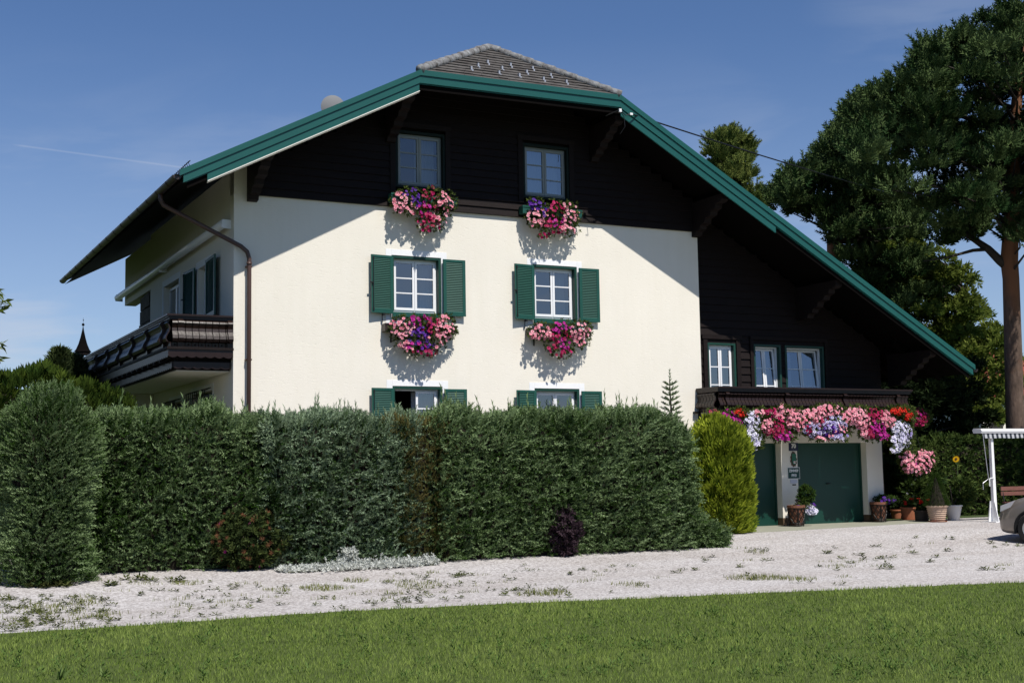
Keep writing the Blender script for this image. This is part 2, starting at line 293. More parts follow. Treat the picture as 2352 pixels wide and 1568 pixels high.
def frames(dirs, roll=None):
    d = np.array(dirs, float); d /= np.linalg.norm(d, axis=1, keepdims=True) + 1e-9; n = len(d)
    ref = np.where(np.abs(d[:, 2:3]) < .95, np.array([[0, 0, 1.]]), np.array([[1., 0, 0]]))
    a = np.cross(ref, d); a /= np.linalg.norm(a, axis=1, keepdims=True); b = np.cross(d, a)
    r = rng.uniform(0, 6.283, n) if roll is None else roll
    c, s = np.cos(r)[:, None], np.sin(r)[:, None]
    return np.stack([a * c + b * s, -a * s + b * c, d], axis=2)
def scatter(name, t, P, dirs, sc, mats, parent=None, rnd=None, roll=None, smooth=False):
    P = np.array(P, float); n = len(P); Rm = frames(dirs, roll); sc = np.array(sc, float)
    if sc.ndim == 0: sc = np.full(n, float(sc))
    if sc.ndim == 1: sc = sc[:, None].repeat(3, 1)
    V = np.einsum('nij,nkj->nki', Rm, t['v'][None] * sc[:, None, :]) + P[:, None, :]
    nv = len(t['v']); nl = len(t['loops']); nf = len(t['tot'])
    me = bpy.data.meshes.new(name); me.vertices.add(n * nv); me.vertices.foreach_set('co', V.astype(np.float32).ravel())
    me.loops.add(n * nl); me.loops.foreach_set('vertex_index', (t['loops'][None] + (np.arange(n) * nv)[:, None]).astype(np.int32).ravel())
    st = np.concatenate([[0], np.cumsum(t['tot'])[:-1]]); me.polygons.add(n * nf)
    me.polygons.foreach_set('loop_start', (st[None] + (np.arange(n) * nl)[:, None]).astype(np.int32).ravel())
    me.polygons.foreach_set('material_index', np.tile(t['mi'], n).astype(np.int32))
    for x in (mats if isinstance(mats, (list, tuple)) else [mats]): me.materials.append(x)
    rr = rng.uniform(0, 1, n) if rnd is None else np.array(rnd)
    a = me.attributes.new('rnd', 'FLOAT', 'POINT'); a.data.foreach_set('value', np.repeat(rr, nv).astype(np.float32))
    a = me.attributes.new('tip', 'FLOAT', 'POINT'); a.data.foreach_set('value', np.tile(t['tip'], n).astype(np.float32))
    me.update(calc_edges=True)
    o = bpy.data.objects.new(name, me); COL.objects.link(o)
    if parent: put(o, parent)
    return o
def unit(n):
    v = rng.normal(size=(n, 3)); return v / np.linalg.norm(v, axis=1, keepdims=True)
def patch(P, f=1.2, seed=0):                 # smooth random patches, for colour clumps
    q = np.array(P) * f + seed * 3.7
    return (np.sin(q[:, 0] * 1.3 + 1.7 * np.sin(q[:, 2] * .9 + seed)) + np.sin(q[:, 2] * 1.9 + q[:, 1] * 1.1 + seed * 2) + np.sin(q[:, 0] * 2.7 - q[:, 2] * 2.1 + seed)) / 3

# ------------------------------------------------------------------ ground
def sheet(name, xs, ys, dz, m, kind='structure', clip=None):
    v = [(x, y, gz(y) + dz) for y in ys for x in xs]; n = len(xs)
    f = [(j * n + i, j * n + i + 1, (j + 1) * n + i + 1, (j + 1) * n + i) for j in range(len(ys) - 1) for i in range(n - 1)]
    b = MB(); b.add(v, f); return tag(b.build(name, m, smooth=True), kind=kind)
def gravel_mat():
    m = mat('pale gravel', (.44, .415, .405), .95); t = m.node_tree; n = t.nodes; l = t.links; b = n['Principled BSDF']; tcn = n.new('ShaderNodeTexCoord')
    v = n.new('ShaderNodeTexVoronoi'); v.inputs['Scale'].default_value = 38; l.new(tcn.outputs['Object'], v.inputs[0])
    v2 = n.new('ShaderNodeTexVoronoi'); v2.inputs['Scale'].default_value = 17; l.new(tcn.outputs['Object'], v2.inputs[0])
    big = n.new('ShaderNodeTexNoise'); big.inputs['Scale'].default_value = .55; big.inputs['Detail'].default_value = 6; big.inputs['Roughness'].default_value = .62; gm = n.new('ShaderNodeMapping'); gm.inputs['Scale'].default_value = (.45, 1.6, 1); gm.inputs['Rotation'].default_value = (0, 0, .12); l.new(tcn.outputs['Object'], gm.inputs[0]); l.new(gm.outputs[0], big.inputs[0])
    r = n.new('ShaderNodeValToRGB'); r.color_ramp.elements[0].color = (.31, .285, .275, 1); r.color_ramp.elements[1].color = (.565, .54, .53, 1); r.color_ramp.elements[0].position = .15; r.color_ramp.elements[1].position = .8
    sp = n.new('ShaderNodeSeparateColor'); l.new(v.outputs['Color'], sp.inputs[0]); l.new(sp.outputs[0], r.inputs[0])
    r2 = n.new('ShaderNodeValToRGB'); r2.color_ramp.elements[0].color = (.87, .85, .83, 1); r2.color_ramp.elements[1].color = (1, 1, 1, 1); r2.color_ramp.elements[0].position = .36; r2.color_ramp.elements[1].position = .6; l.new(big.outputs[0], r2.inputs[0])
    mm = n.new('ShaderNodeMixRGB'); mm.blend_type = 'MULTIPLY'; mm.inputs[0].default_value = 1; l.new(r.outputs[0], mm.inputs[1]); l.new(r2.outputs[0], mm.inputs[2]); l.new(mm.outputs[0], b.inputs['Base Color'])
    ad = n.new('ShaderNodeMath'); l.new(v.outputs['Distance'], ad.inputs[0]); l.new(v2.outputs['Distance'], ad.inputs[1])
    bp = n.new('ShaderNodeBump'); bp.invert = True; bp.inputs['Strength'].default_value = .55; bp.inputs['Distance'].default_value = .02; l.new(ad.outputs[0], bp.inputs['Height']); l.new(bp.outputs[0], b.inputs['Normal'])
    return m
ysl = [-2000, -400, -60, -30, -20, -14, -8, -7, -6, -5, -4, -3, -2.4, 0, 20, 60, 400, 2000]
far = mat('meadow ground', (.05, .075, .02), .95, var=.35, vscale=.6)
sheet('ground', [-2000, -300, -40, 0, 40, 300, 2000], ysl, 0, far)
sheet('gravel_yard', [-14, 0, 12, 26], [-14.5, -12, -8, -7, -6, -5.5, -5, -4.5, -4, -3.5, -3, -2.4, -1.6, -.4], .004, gravel_mat())
lawn_edge = [(-40, -9.9), (-6.47, -9.87), (-5.19, -9.74), (-3.79, -9.75), (-1.16, -9.73), (1.57, -10.36), (4.58, -11.0), (8.12, -11.9), (10.7, -12.4), (30, -16.2)]
def edge_y(x): return float(np.interp(x, [p[0] for p in lawn_edge], [p[1] for p in lawn_edge]))
lb = MB(); xs = np.linspace(-30, 25, 220)
top = [(x, edge_y(x) + .035 * math.sin(x * 9.1) + .03 * math.sin(x * 23) + .02 * math.sin(x * 51), -.342) for x in xs]
lb.add(top + [(x, -40, -.342) for x in xs], [(i, i + 220, i + 221, i + 1) for i in range(219)])
tag(lb.build('lawn', mat('lawn soil and thatch', (.075, .105, .02), .95, var=.4, vscale=2.5, bump=.4, bscale=30)), kind='structure')
ap = MB(); ap.prism([(10.3, -2.62), (12, -2.45), (16.2, -1.75), (17.75, -1.2), (17.75, -.2), (10.3, -.2)], 2, -.06, -.038); tag(ap.build('concrete_apron', M['concrete']), kind='structure')

# ------------------------------------------------------------------ the house
H = empty('alpine_house', (0, 0, 0), 'cream plastered alpine house with dark timber gable, green shutters and bargeboards', 'house')
XR, WB = 11.18, 6.93
SLm, SRm = .522, .557
EL, KL, KR, ER = (-1.37, 6.97), (3.46, 9.49), (8.27, 9.535), (18.58, 3.80)
AP = (5.87, .33, 10.80); YB, YF = 12.8, -1.35
def roof_z(x, y=9.):
    z = min(EL[1] + (x - EL[0]) * SLm, KR[1] - (x - KR[0]) * SRm)
    return min(z, 9.51 + (y - YF) * .768)
def wall(mb, xr, zr, holes, y0, y1, zt=None):
    """wall in local x/z with rectangular holes (x0,x1,z0,z1), outer face y0, inner y1, reveals between"""
    xs = sorted({xr[0], xr[1], *[h[0] for h in holes], *[h[1] for h in holes]}); zs = sorted({zr[0], zr[1], *[h[2] for h in holes], *[h[3] for h in holes]})
    for a, b in zip(xs, xs[1:]):
        for c, d in zip(zs, zs[1:]):
            mx_, mz_ = (a + b) / 2, (c + d) / 2
            if any(h[0] < mx_ < h[1] and h[2] < mz_ < h[3] for h in holes): continue
            mb.quad((a, y0, c), (b, y0, c), (b, y0, d), (a, y0, d)); mb.quad((a, y1, d), (b, y1, d), (b, y1, c), (a, y1, c))
    for x0, x1, z0, z1 in holes:
        mb.quad((x0, y0, z0), (x0, y0, z1), (x0, y1, z1), (x0, y1, z0)); mb.quad((x1, y0, z1), (x1, y0, z0), (x1, y1, z0), (x1, y1, z1))
        mb.quad((x0, y0, z1), (x1, y0, z1), (x1, y1, z1), (x0, y1, z1)); mb.quad((x1, y0, z0), (x0, y0, z0), (x0, y1, z0), (x1, y1, z0))
C1, C2, OW = 3.926, 7.277, 1.136
front_holes = [(c - OW / 2, c + OW / 2, z0, z1) for c in (C1, C2) for z0, z1 in ((4.60, 5.904), (1.84, 3.149))]
wb_ = MB(); wall(wb_, (0, XR), (-.4, WB), front_holes, 0, .3)
wb_.quad((XR, 0, -.4), (XR, .3, -.4), (XR, .3, WB), (XR, 0, WB)); wb_.quad((0, 0, WB), (XR, 0, WB), (XR, .3, WB), (0, .3, WB))
wb_.prism([(0, WB + .001), (.42, WB + .001), (.42, 7.6), (0, 7.38)], 1, 0, .3)
front = wb_.build('front_wall', M['cream'], H)
# left side wall: local x runs towards the viewer, so the mesh is turned a quarter
side_holes = [(-2.94, -1.96, 4.62, 5.84), (-6.35, -4.75, 3.6, 5.90), (-3.35, -1.62, 1.7, 3.12), (-5.5, -4.35, 1.8, 3.05)]
sb = MB(); wall(sb, (-7.9, -.0), (-.4, 7.45), side_holes, 0, .28)
sb.box(-11.3, -7.901, .01, .28, -.4, 3.41); sb.box(-11.3, -7.901, .005, .3, 6.05, 7.35); sb.box(-8.1, -7.91, .29, 4.0, 3.42, 7.4)
side = sb.build('side_wall', M['cream'], H, rz=-math.pi / 2)
bw = MB(); bw.box(4.0, 16.9, 11.0, 11.3, -.4, 4.4); bw.prism([(4.0, 4.4), (16.5, 4.4), (8.5, 9.0), (5.87, 10.3), (4.0, 9.3)], 1, 11.0, 11.3); bw.box(.3, 4.0, 11.0, 11.3, -.4, 3.4); bw.box(3.9, 4.0, 8.11, 11.0, 3.4, 9.2); bw.build('rear_wall', M['cream'], H)
fl = MB()
for z in (1.0, 3.75, 6.6): fl.box(.32, XR - .2, .32, 8.0, z, z + .2)
fl.box(5.5, 5.6, .4, 8.0, 1.2, 9.5); fl.box(.4, 16, 4.0, 4.1, -.3, 4.4); fl.box(.4, 12, 4.0, 4.1, 4.41, 6.6); fl.build('inside_floor', M['slab'], H)
# timber cladding, lapped boards
def siding(mb, y, z0, z1, step, xlim, holes, lap=.034):
    z = z0
    while z < z1 - .02:
        zt = min(z + step, z1); lo, hi = xlim(zt if zt < z1 else (z + zt) / 2)
        segs = [(lo, hi)]
        for a, b, c, d in holes:
            if d > z + .01 and c < zt - .01:
                ns = []
                for s_, e_ in segs:
                    if b <= s_ or a >= e_: ns.append((s_, e_)); continue
                    if a > s_: ns.append((s_, a))
                    if b < e_: ns.append((b, e_))
                segs = ns
        for s_, e_ in segs:
            if e_ - s_ < .03: continue
            j = random.uniform(-.003, .003)
            mb.prism([(y - lap + j, z), (y + .03, z), (y + .03, zt), (y - .004, zt)], 0, s_, e_)
        z = zt
def glim(z):
    a = EL[0] + (z + .24 - EL[1]) / SLm; b = KR[0] + (KR[1] - z - .24) / SRm
    return max(.42, a), min(XR - .0, b)
up_holes = [(3.44, 4.60, 7.36, 8.60), (6.49, 7.67, 7.38, 8.62)]
gb = MB(); siding(gb, -.03, WB + .0, 10.3, .163, glim, up_holes)
gb.prism([(0.5, WB + .02), (XR - .02, WB + .02), (XR - .02, 7.55), (8.0, 9.2), (7.75, 9.25), (7.75, 7.3), (3.4, 7.3), (3.4, 8.95), (.5, 7.5)], 1, .03, .3); gb.prism([(3.4, 8.64), (7.75, 8.64), (7.75, 9.3), (5.87, 10.3), (3.4, 9.0)], 1, .03, .3); gb.box(4.66, 6.44, .03, .3, 7.3, 8.7)
gb.build('gable_cladding', M['wood'], H)
WY = .30
wing_w = [(11.60, 12.36), (12.98, 13.74), (13.95, 15.10)]
wing_holes = [(a - .04, b + .04, 2.75, 4.34) for a, b in wing_w]
wg = MB(); siding(wg, WY, 2.3, 7.3, .185, lambda z: (XR + .001, min(17.0, KR[0] + (KR[1] - z - .26) / SRm)), wing_holes)
xx = [XR, 11.5, 12.41, 12.93, 13.79, 13.9, 15.15, 17.0]
for a, b in zip(xx, xx[1:]):
    hole = any(h[0] < (a + b) / 2 < h[1] for h in wing_holes)
    zt = lambda x: KR[1] - (x - KR[0]) * SRm - .3
    wg.prism([(a, 4.35 if hole else 2.3), (b, 4.35 if hole else 2.3), (b, zt(b)), (a, zt(a))], 1, WY + .031, WY + .25)
    if hole: wg.box(a, b, WY + .031, WY + .25, 2.3, 2.74)
wg.box(16.75, 17.0, WY + .26, 12.0, -.2, 4.2); wg.box(16.2, 17.0, WY + .03, WY + .25, -.2, 2.29)
wg.build('wing_cladding', M['wood'], H)
for (a, b) in wing_w[:1]:
    t_ = MB(); t_.box(a - .16, a - .04, WY - .06, WY - .005, 2.6, 4.42); t_.box(b + .05, b + .17, WY - .06, WY - .005, 2.6, 4.42); t_.box(a - .2, b + .21, WY - .075, WY - .005, 4.421, 4.52); t_.build('window_trim', M['wood'], H)
t_ = MB(); t_.box(12.83, 12.93, WY - .06, WY - .005, 2.6, 4.44); t_.box(15.15, 15.25, WY - .06, WY - .005, 2.6, 4.44); t_.box(12.83, 15.25, WY - .07, WY - .005, 4.441, 4.53); t_.build('window_trim', M['wood'], H)
for a, b, c, d in up_holes:
    t_ = MB(); t_.box(a - .12, a + .0, -.075, -.03, c - .12, d + .06); t_.box(b, b + .12, -.075, -.03, c - .12, d + .06); t_.box(a - .14, b + .14, -.09, -.03, d + .061, d + .17); t_.build('window_trim', M['wood'], H)

# ---- windows
GLASS = glass_mat('window glass', .20); GLASSW = glass_mat('shaded window glass', .23)
def window(parent, x0, x1, z0, z1, y, fm, gm=GLASS, leaves=2, bars=2, rz=0, curtain=None, left_open=False, lining=None, tilt=(0, 0), depth=.12, top_m=None):
    """sash window; local x along the wall, outside is -y"""
    fb = MB(); pb = MB(); fr = .035; n = leaves; lw = (x1 - x0 - 2 * fr) / n
    fb.box(x0, x1, y, y + .06, z0, z0 + fr); fb.box(x0, x1, y, y + .06, z1 - fr, z1); fb.box(x0, x0 + fr, y, y + .06, z0 + fr, z1 - fr); fb.box(x1 - fr, x1, y, y + .06, z0 + fr, z1 - fr)
    for k in range(n):
        if left_open and k == 0: continue
        a = x0 + fr + k * lw; b = a + lw; s = .052; c, d = z0 + fr, z1 - fr; g = .004
        vs0 = len(fb.v)
        fb.box(a + g, a + s, y - .018, y + .03, c + g, d - g); fb.box(b - s, b - g, y - .018, y + .03, c + g, d - g); fb.box(a + s, b - s, y - .018, y + .03, c + g, c + s * 1.15); fb.box(a + s, b - s, y - .018, y + .03, d - s, d - g)
        for q in range(bars):
            zz = c + s + (d - c - 2 * s) * (q + 1) / (bars + 1); fb.box(a + s, b - s, y - .012, y + .02, zz - .013, zz + .013)
        v0 = len(pb.v); pb.quad((a + s, y + .004, c + s), (b - s, y + .004, c + s), (b - s, y + .004, d - s), (a + s, y + .004, d - s))
        if tilt[0]:                          # bottom-hung sash tipped inwards
            for mbx, i0 in ((fb, vs0), (pb, v0)):
                mbx.v = mbx.v[:i0] + [(px, py + (pz - c) * tilt[0], pz) for px, py, pz in mbx.v[i0:]]
    wo = fb.build('window', fm, parent, rz=rz)
    pb.build('pane', gm, wo)
    if curtain:
        cb = MB(); zc = z1 - .02; parts = {'full': [(x0 + .05, x1 - .05)], 'sides': [(x0 + .05, x0 + .05 + (x1 - x0) * .3), (x1 - .05 - (x1 - x0) * .3, x1 - .05)], 'right': [(x0 + (x1 - x0) * .72, x1 - .06)], 'righthalf': [((x0 + x1) / 2, x1 - .05)]}[curtain]
        for a, b in parts:
            nn_ = max(8, int((b - a) * 60)); pts = [(a + (b - a) * i / nn_, y + .24 + .03 * math.sin(i * 1.15) + .012 * math.sin(i * .47)) for i in range(nn_ + 1)]
            cb.add([(px, py, z0) for px, py in pts] + [(px, py, zc) for px, py in pts], [(i, i + 1, i + nn_ + 2, i + nn_ + 1) for i in range(nn_)])
        cb.build('curtain', M['curtain'], wo, smooth=True)
    if lining:                               # painted reveal boards
        l_ = MB(); l_.box(x0 - .055, x0 - .001, .004, y + .05, z0, z1 + .0); l_.box(x1 + .001, x1 + .055, .004, y + .05, z0, z1); l_.box(x0 - .055, x1 + .055, .004, y + .05, z1 + .001, z1 + .055); l_.build('reveal', lining, wo)
    return wo
def plaster_window(c, z0, z1, curtain=None, left_open=False):
    a, b = c - OW / 2, c + OW / 2
    wo = window(H, a + .056, b - .056, z0 + .12, z1 - .056, .13, M['pvc'], curtain=curtain, left_open=left_open, lining=M['greendk'])
    s = MB(); q = .132; y = -.006
    s.box(a - q, a - .001, y, -.0005, z0 - .14, z1 + .125); s.box(b + .001, b + q, y, -.0005, z0 - .14, z1 + .125); s.box(a, b, y, -.0005, z1 + .001, z1 + .125); s.box(a, b, y, -.0005, z0 - .14, z0 - .001); s.build('surround', M['white'], wo)
    s = MB(); s.box(a + .002, b - .002, -.05, .18, z0 + .005, z0 + .055); s.box(a - .01, b + .01, -.085, -.05, z0 - .01, z0 + .05); s.box(a + .03, b - .03, .09, .19, z0 + .056, z0 + .118); s.build('sill', M['green'], wo)
    return wo
plaster_window(C1, 4.60, 5.904, 'right'); plaster_window(C2, 4.60, 5.904, 'right')
plaster_window(C1, 1.84, 3.149, 'righthalf', left_open=True); plaster_window(C2, 1.84, 3.149, None)
def timber_window(a, b, c, d, y, fm, gm, curtain, tilt=(0, 0), bars=2):
    wo = window(H, a + .06, b - .06, c + .06, d - .06, y, fm, gm, curtain=curtain, tilt=tilt, bars=bars)
    l_ = MB(); y0 = y - .10
    l_.box(a, a + .055, y0, y + .1, c, d); l_.box(b - .055, b, y0, y + .1, c, d); l_.box(a + .055, b - .055, y0, y + .1, d - .055, d); l_.box(a + .055, b - .055, y0, y + .1, c, c + .055); l_.build('reveal', M['tealdk'] if y < .1 else M['greendk'], wo); return wo
timber_window(*up_holes[0], .05, M['grey'], glass_mat('dim window glass', .10), 'righthalf'); timber_window(*up_holes[1], .05, M['grey'], GLASSW, 'full')
for i, (a, b) in enumerate(wing_w): timber_window(a - .04, b + .04, 2.75, 4.34, WY + .07, M['pvc'], GLASSW, ['sides', 'sides', 'sides'][i], tilt=((0, 0), (.07, 0), (.09, 0))[i])
# side wall windows
for (a, b, c, d) in side_holes[:2]:
    wo = window(H, a + .03, b - .03, c + .03, d - .03, .14, M['pvc'], GLASSW, rz=-math.pi / 2, curtain='sides')
    s = MB(); s.box(a - .15, a - .001, -.006, -.0005, c - .15, d + .15); s.box(b + .001, b + .15, -.006, -.0005, c - .15, d + .15); s.box(a, b, -.006, -.0005, d + .001, d + .15); s.build('surround', M['white'], wo)
for (a, b, c, d) in side_holes[2:]:
    wo = window(H, a + .03, b - .03, c + .03, d - .03, .14, M['woodgloss'], GLASSW, rz=-math.pi / 2)
    s = MB(); s.box(a - .13, a - .001, -.006, -.0005, c, d + .14); s.box(b + .001, b + .13, -.006, -.0005, c, d + .14); s.box(a, b, -.006, -.0005, d + .001, d + .14); s.build('surround', M['white'], wo)
    g = MB()
    for k in range(11): x = a + (b - a) * k / 10; g.tube([(x, -.03, d + .05), (x, -.16, d + .0), (x, -.17, d - .12), (x, -.17, c)], .011, 5)
    for k in range(8): z = c + (d - .12 - c) * k / 7; g.tube([(a, -.17, z), (b, -.17, z)], .010, 5)
    g.build('window_grille', M['iron'], wo)

# ---- shutters
def shutter(w_, h, hinge, z0, ang, rz=0, sign=1):
    """louvred leaf hanging from a hinge; opens flat against the wall towards sign * x"""
    b = MB(); st = .068; th = .035; X = lambda a: a * sign
    def bx(x0, x1, *r): b.box(min(X(x0), X(x1)), max(X(x0), X(x1)), *r)
    bx(0, st, -th, 0, 0, h); bx(w_ - st, w_, -th, 0, 0, h); bx(st, w_ - st, -th + .002, -.002, 0, st * 1.35); bx(st, w_ - st, -th + .002, -.002, h - st * .8, h)
    o = b.build('shutter', M['green'], H, loc=(hinge[0], hinge[1], z0), rz=rz + ang)
    s = MB(); n = int((h - .15) / .036); zz0 = st * 1.35; zz1 = h - st * .8
    for k in range(n):
        z = zz0 + (zz1 - zz0) * k / n; dz = (zz1 - zz0) / n
        vs = [(X(st), -.033, z), (X(w_ - st), -.033, z), (X(w_ - st), -.006, z + dz * 1.25), (X(st), -.006, z + dz * 1.25), (X(st), -.027, z - .004), (X(w_ - st), -.027, z - .004), (X(w_ - st), -.001, z + dz * 1.2), (X(st), -.001, z + dz * 1.2)]
        s.add(vs, [(0, 1, 2, 3), (7, 6, 5, 4), (0, 4, 5, 1)])
    s.build('louvres', M['green'], o)
    f = MB()
    if sign < 0:
        f.box(X(w_ - .04) - .008, X(w_ - .04) + .008, -.052, -.0355, .09, h - .08); f.box(X(w_ - .015) - .055, X(w_ - .015) + .02, -.075, -.053, h * .5, h * .5 + .03); f.box(X(w_ - .04) - .015, X(w_ - .04) + .015, -.056, -.036, h - .1, h - .04); f.box(X(w_ - .04) - .015, X(w_ - .04) + .015, -.056, -.036, .05, .1); f.build('shutter_bolt', M['iron'], o); f = MB()
    f.box(X(w_ * .45) - .02, X(w_ * .45) + .02, -.05, .03, -.045, -.001); f.box(X(w_ * .45) - .006, X(w_ * .45) + .006, .03, .045, -.2, -.02)
    f.build('shutter_holdback', M['iron'], o); return o
for c in (C1, C2):
    for z0, h in ((4.655, 1.215), (1.88, 1.215)):
        shutter(.505, h, (c - OW / 2 - .002, -.055), z0, R(5.5), sign=-1); shutter(.515, h, (c + OW / 2 + .014, -.060), z0, R(-1.0), sign=1)
shutter(.96, 1.25, (-.055, 1.94), 4.62, R(-3), rz=-math.pi / 2, sign=1); shutter(.80, 1.25, (-.055, 2.96), 4.62, R(3), rz=-math.pi / 2, sign=-1)

# ---- roof
def roof_part(top, th, m, name, parent=None):
    b = MB()
    for poly in top:
        n = len(poly); b.add(list(poly) + [(p[0], p[1], p[2] - th) for p in poly], [tuple(range(n)), tuple(range(n, 2 * n))[::-1]] + [(i, i + n, (i + 1) % n + n, (i + 1) % n) for i in range(n)])
    return b.build(name, m, parent or H)
RB = (5.87, YB, AP[2])
lf = [(EL[0], YF, EL[1]), (KL[0], YF, KL[1]), AP, RB, (EL[0], YB, EL[1])]; lf = [lf[i] for i in (0, 1, 2, 3, 4)]
rf = [(ER[0], YF, ER[1]), (ER[0], YB, ER[1]), RB, AP, (KR[0], YF, KR[1])]
hf = [(KL[0], YF, KL[1]), (KR[0], YF, KR[1]), AP]
roof = roof_part([lf, rf, hf], .10, M['tile'], 'roof')
# lapped tile courses on the hip face
tb = MB(); hp = np.array(hf); nc = 13
for k in range(nc):
    t0, t1 = k / nc, min((k + 1.15) / nc, 1)
    def pt(s_, t): a = hp[0] * (1 - t) + hp[2] * t; b = hp[1] * (1 - t) + hp[2] * t; return a * (1 - s_) + b * s_
    nt_ = max(2, int(np.linalg.norm(pt(0, t0) - pt(1, t0)) / .21)); off = .5 * (k % 2)
    for i in range(nt_):
        a, b = max(0, (i + off - .5) / nt_), min(1, (i + off + .5 - .02) / nt_)
        if b <= a: continue
        up0 = np.array([0, -.6, .79]) * (.035 + random.uniform(-.004, .008)); up1 = np.array([0, -.6, .79]) * .010; dn = np.array([0, -.79, -.6]) * .02
        A, B, Cc, Dd = pt(a, t0) + up0 + dn, pt(b, t0) + up0 + dn, pt(b, t1) + up1, pt(a, t1) + up1
        tb.quad(A, B, Cc, Dd); tb.quad(pt(a, t0) + dn, pt(b, t0) + dn, B, A); tb.quad(pt(a, t0) + dn, A, Dd, pt(a, t1)); 
tb.build('hip_tiles', M['tile'], roof)
rb_ = MB()
def ridge_row(p, q, n):
    p, q = np.array(p, float), np.array(q, float); d = (q - p) / n
    for i in range(n):
        a = p + d * i; b = p + d * (i + 1.12); r0, r1 = .105 + random.uniform(-.008, .008), .085
        rb_.tube([a, a + d * .15, b], [r0, r0, r1], 8)
ridge_row(hf[0] + np.array([.0, -.02, .03]), AP + np.array([0, 0, .03]), 11); ridge_row(hf[1] + np.array([.0, -.02, .03]), AP + np.array([0, 0, .03]), 12); ridge_row(AP + np.array([0, .05, .03]), np.array(RB) + np.array([0, 0, .03]), 30)
rb_.build('ridge_tiles', M['ridge'], roof, smooth=True)
def hipat(u, v):                             # a point of the hip face
    nrm_ = np.cross(hp[1] - hp[0], hp[2] - hp[0]); d = ray(u, v); return CAM + d * (np.dot(hp[0] - CAM, nrm_) / np.dot(d, nrm_))
for u, v in [(1267, 141), (1229, 153), (1203, 168), (1358, 152), (1325, 165), (1313, 182), (1446, 165), (1421, 179), (1394, 193), (1517, 192), (1488, 206), (1579, 217)]:
    q = hipat(u / 1.0 - 0, v) if False else hipat(919 + (u - 1203 + 0) * 1.0 * (1 if True else 1) + 279, v)
for px, py in [(666, 310), (730, 280), (820, 250), (955, 307), (1035, 277), (927, 350), (1118, 375), (1187, 342), (1243, 307), (1345, 408), (1412, 373), (1560, 435)]:
    q = hipat((1600 + px * 1000 / 2352) / 1.74150, (150 + py * 400 / 941) / 1.74150); s = MB()
    s.box(-.018, .018, -.05, .03, -.02, .075); s.box(-.018, .018, -.10, -.05, -.06, -.01); s.build('snow_hook', M['zinc'], roof, loc=tuple(q))
# underside: boarding and rafters
sf = MB(); off = .19
for poly in (lf, rf, hf): sf.add([(p[0], p[1] + (.06 if p[1] == YF else 0), p[2] - off) for p in poly], [tuple(range(len(poly)))[::-1]])
sf.build('soffit', M['soffit'], roof)
for y in np.arange(-.35, 6, .8): ra = MB(); ra.prism([(16.9, roof_z(16.9) - .36), (ER[0] - .12, roof_z(ER[0] - .12) - .36), (ER[0] - .12, roof_z(ER[0] - .12) - .2), (16.9, roof_z(16.9) - .2)], 1, y, y + .12); ra.build('rafter', M['soffit'], roof)
# bargeboards: stepped boards, each set back under the one above
def barge(p, q, drops, name='bargeboard', m=M['teal']):
    b = MB(); d0 = 0
    for k, (h, yo, ext0, ext1) in enumerate(drops):
        dx = q[0] - p[0]; sl_ = (q[1] - p[1]) / dx if dx else 0
        a0, a1 = p[0] + ext0, q[0] + ext1
        z = lambda x: p[1] + (x - p[0]) * sl_
        b.prism([(a0, z(a0) - d0), (a1, z(a1) - d0), (a1, z(a1) - d0 - h), (a0, z(a0) - d0 - h)], 1, YF - yo, YF + .03)
        d0 += h
    return b.build(name, m, roof)
PL, PR = (EL[0] - .02, EL[1] + .02), (KL[0], KL[1] + .02)
barge(PL, PR, [(.115, .055, 0, 0), (.155, .030, .07, 0), (.02, .0, .12, 0)]); 
b3 = barge((PL[0], PL[1] - .29), (PR[0], PR[1] - .29), [(.15, .008, .52, -.01)])
fb_ = MB(); x0, x1 = PL[0] + .52, PR[0] - .01; z = lambda x: PL[1] - .44 + (x - PL[0]) * (PR[1] - PL[1]) / (PR[0] - PL[0])
fb_.prism([(YF - .030, 0), (YF + .02, -.028), (YF + .02, -.012), (YF - .030, .016)], 0, x0, x1); fb_.v = [(a, b, c + z(a) - .0) for a, b, c in fb_.v]; fb_.build('drip_flashing', M['flash'], roof)
barge((KL[0], KL[1] + .02), (KR[0], KR[1] + .02), [(.115, .055, 0, 0), (.155, .030, 0, 0), (.02, .0, 0, 0)])
barge((KR[0], KR[1] + .02), (ER[0] + .0, ER[1] + .02), [(.125, .055, 0, .0), (.165, .030, 0, -.06), (.02, .0, 0, -.1)]); barge((KR[0], KR[1] - .29), (ER[0], ER[1] - .29), [(.15, .008, 0.0, 12.45 - ER[0])])
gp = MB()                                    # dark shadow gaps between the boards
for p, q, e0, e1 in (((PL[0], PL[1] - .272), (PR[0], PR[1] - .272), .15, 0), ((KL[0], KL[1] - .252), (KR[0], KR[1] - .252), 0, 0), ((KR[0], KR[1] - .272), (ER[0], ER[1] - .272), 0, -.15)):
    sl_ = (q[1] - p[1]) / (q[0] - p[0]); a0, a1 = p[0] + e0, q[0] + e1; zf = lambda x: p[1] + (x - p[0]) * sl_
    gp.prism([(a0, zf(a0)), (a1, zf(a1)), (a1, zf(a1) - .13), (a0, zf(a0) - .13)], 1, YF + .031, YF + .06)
gp.build('bargeboard_backing', M['soffit'], roof)
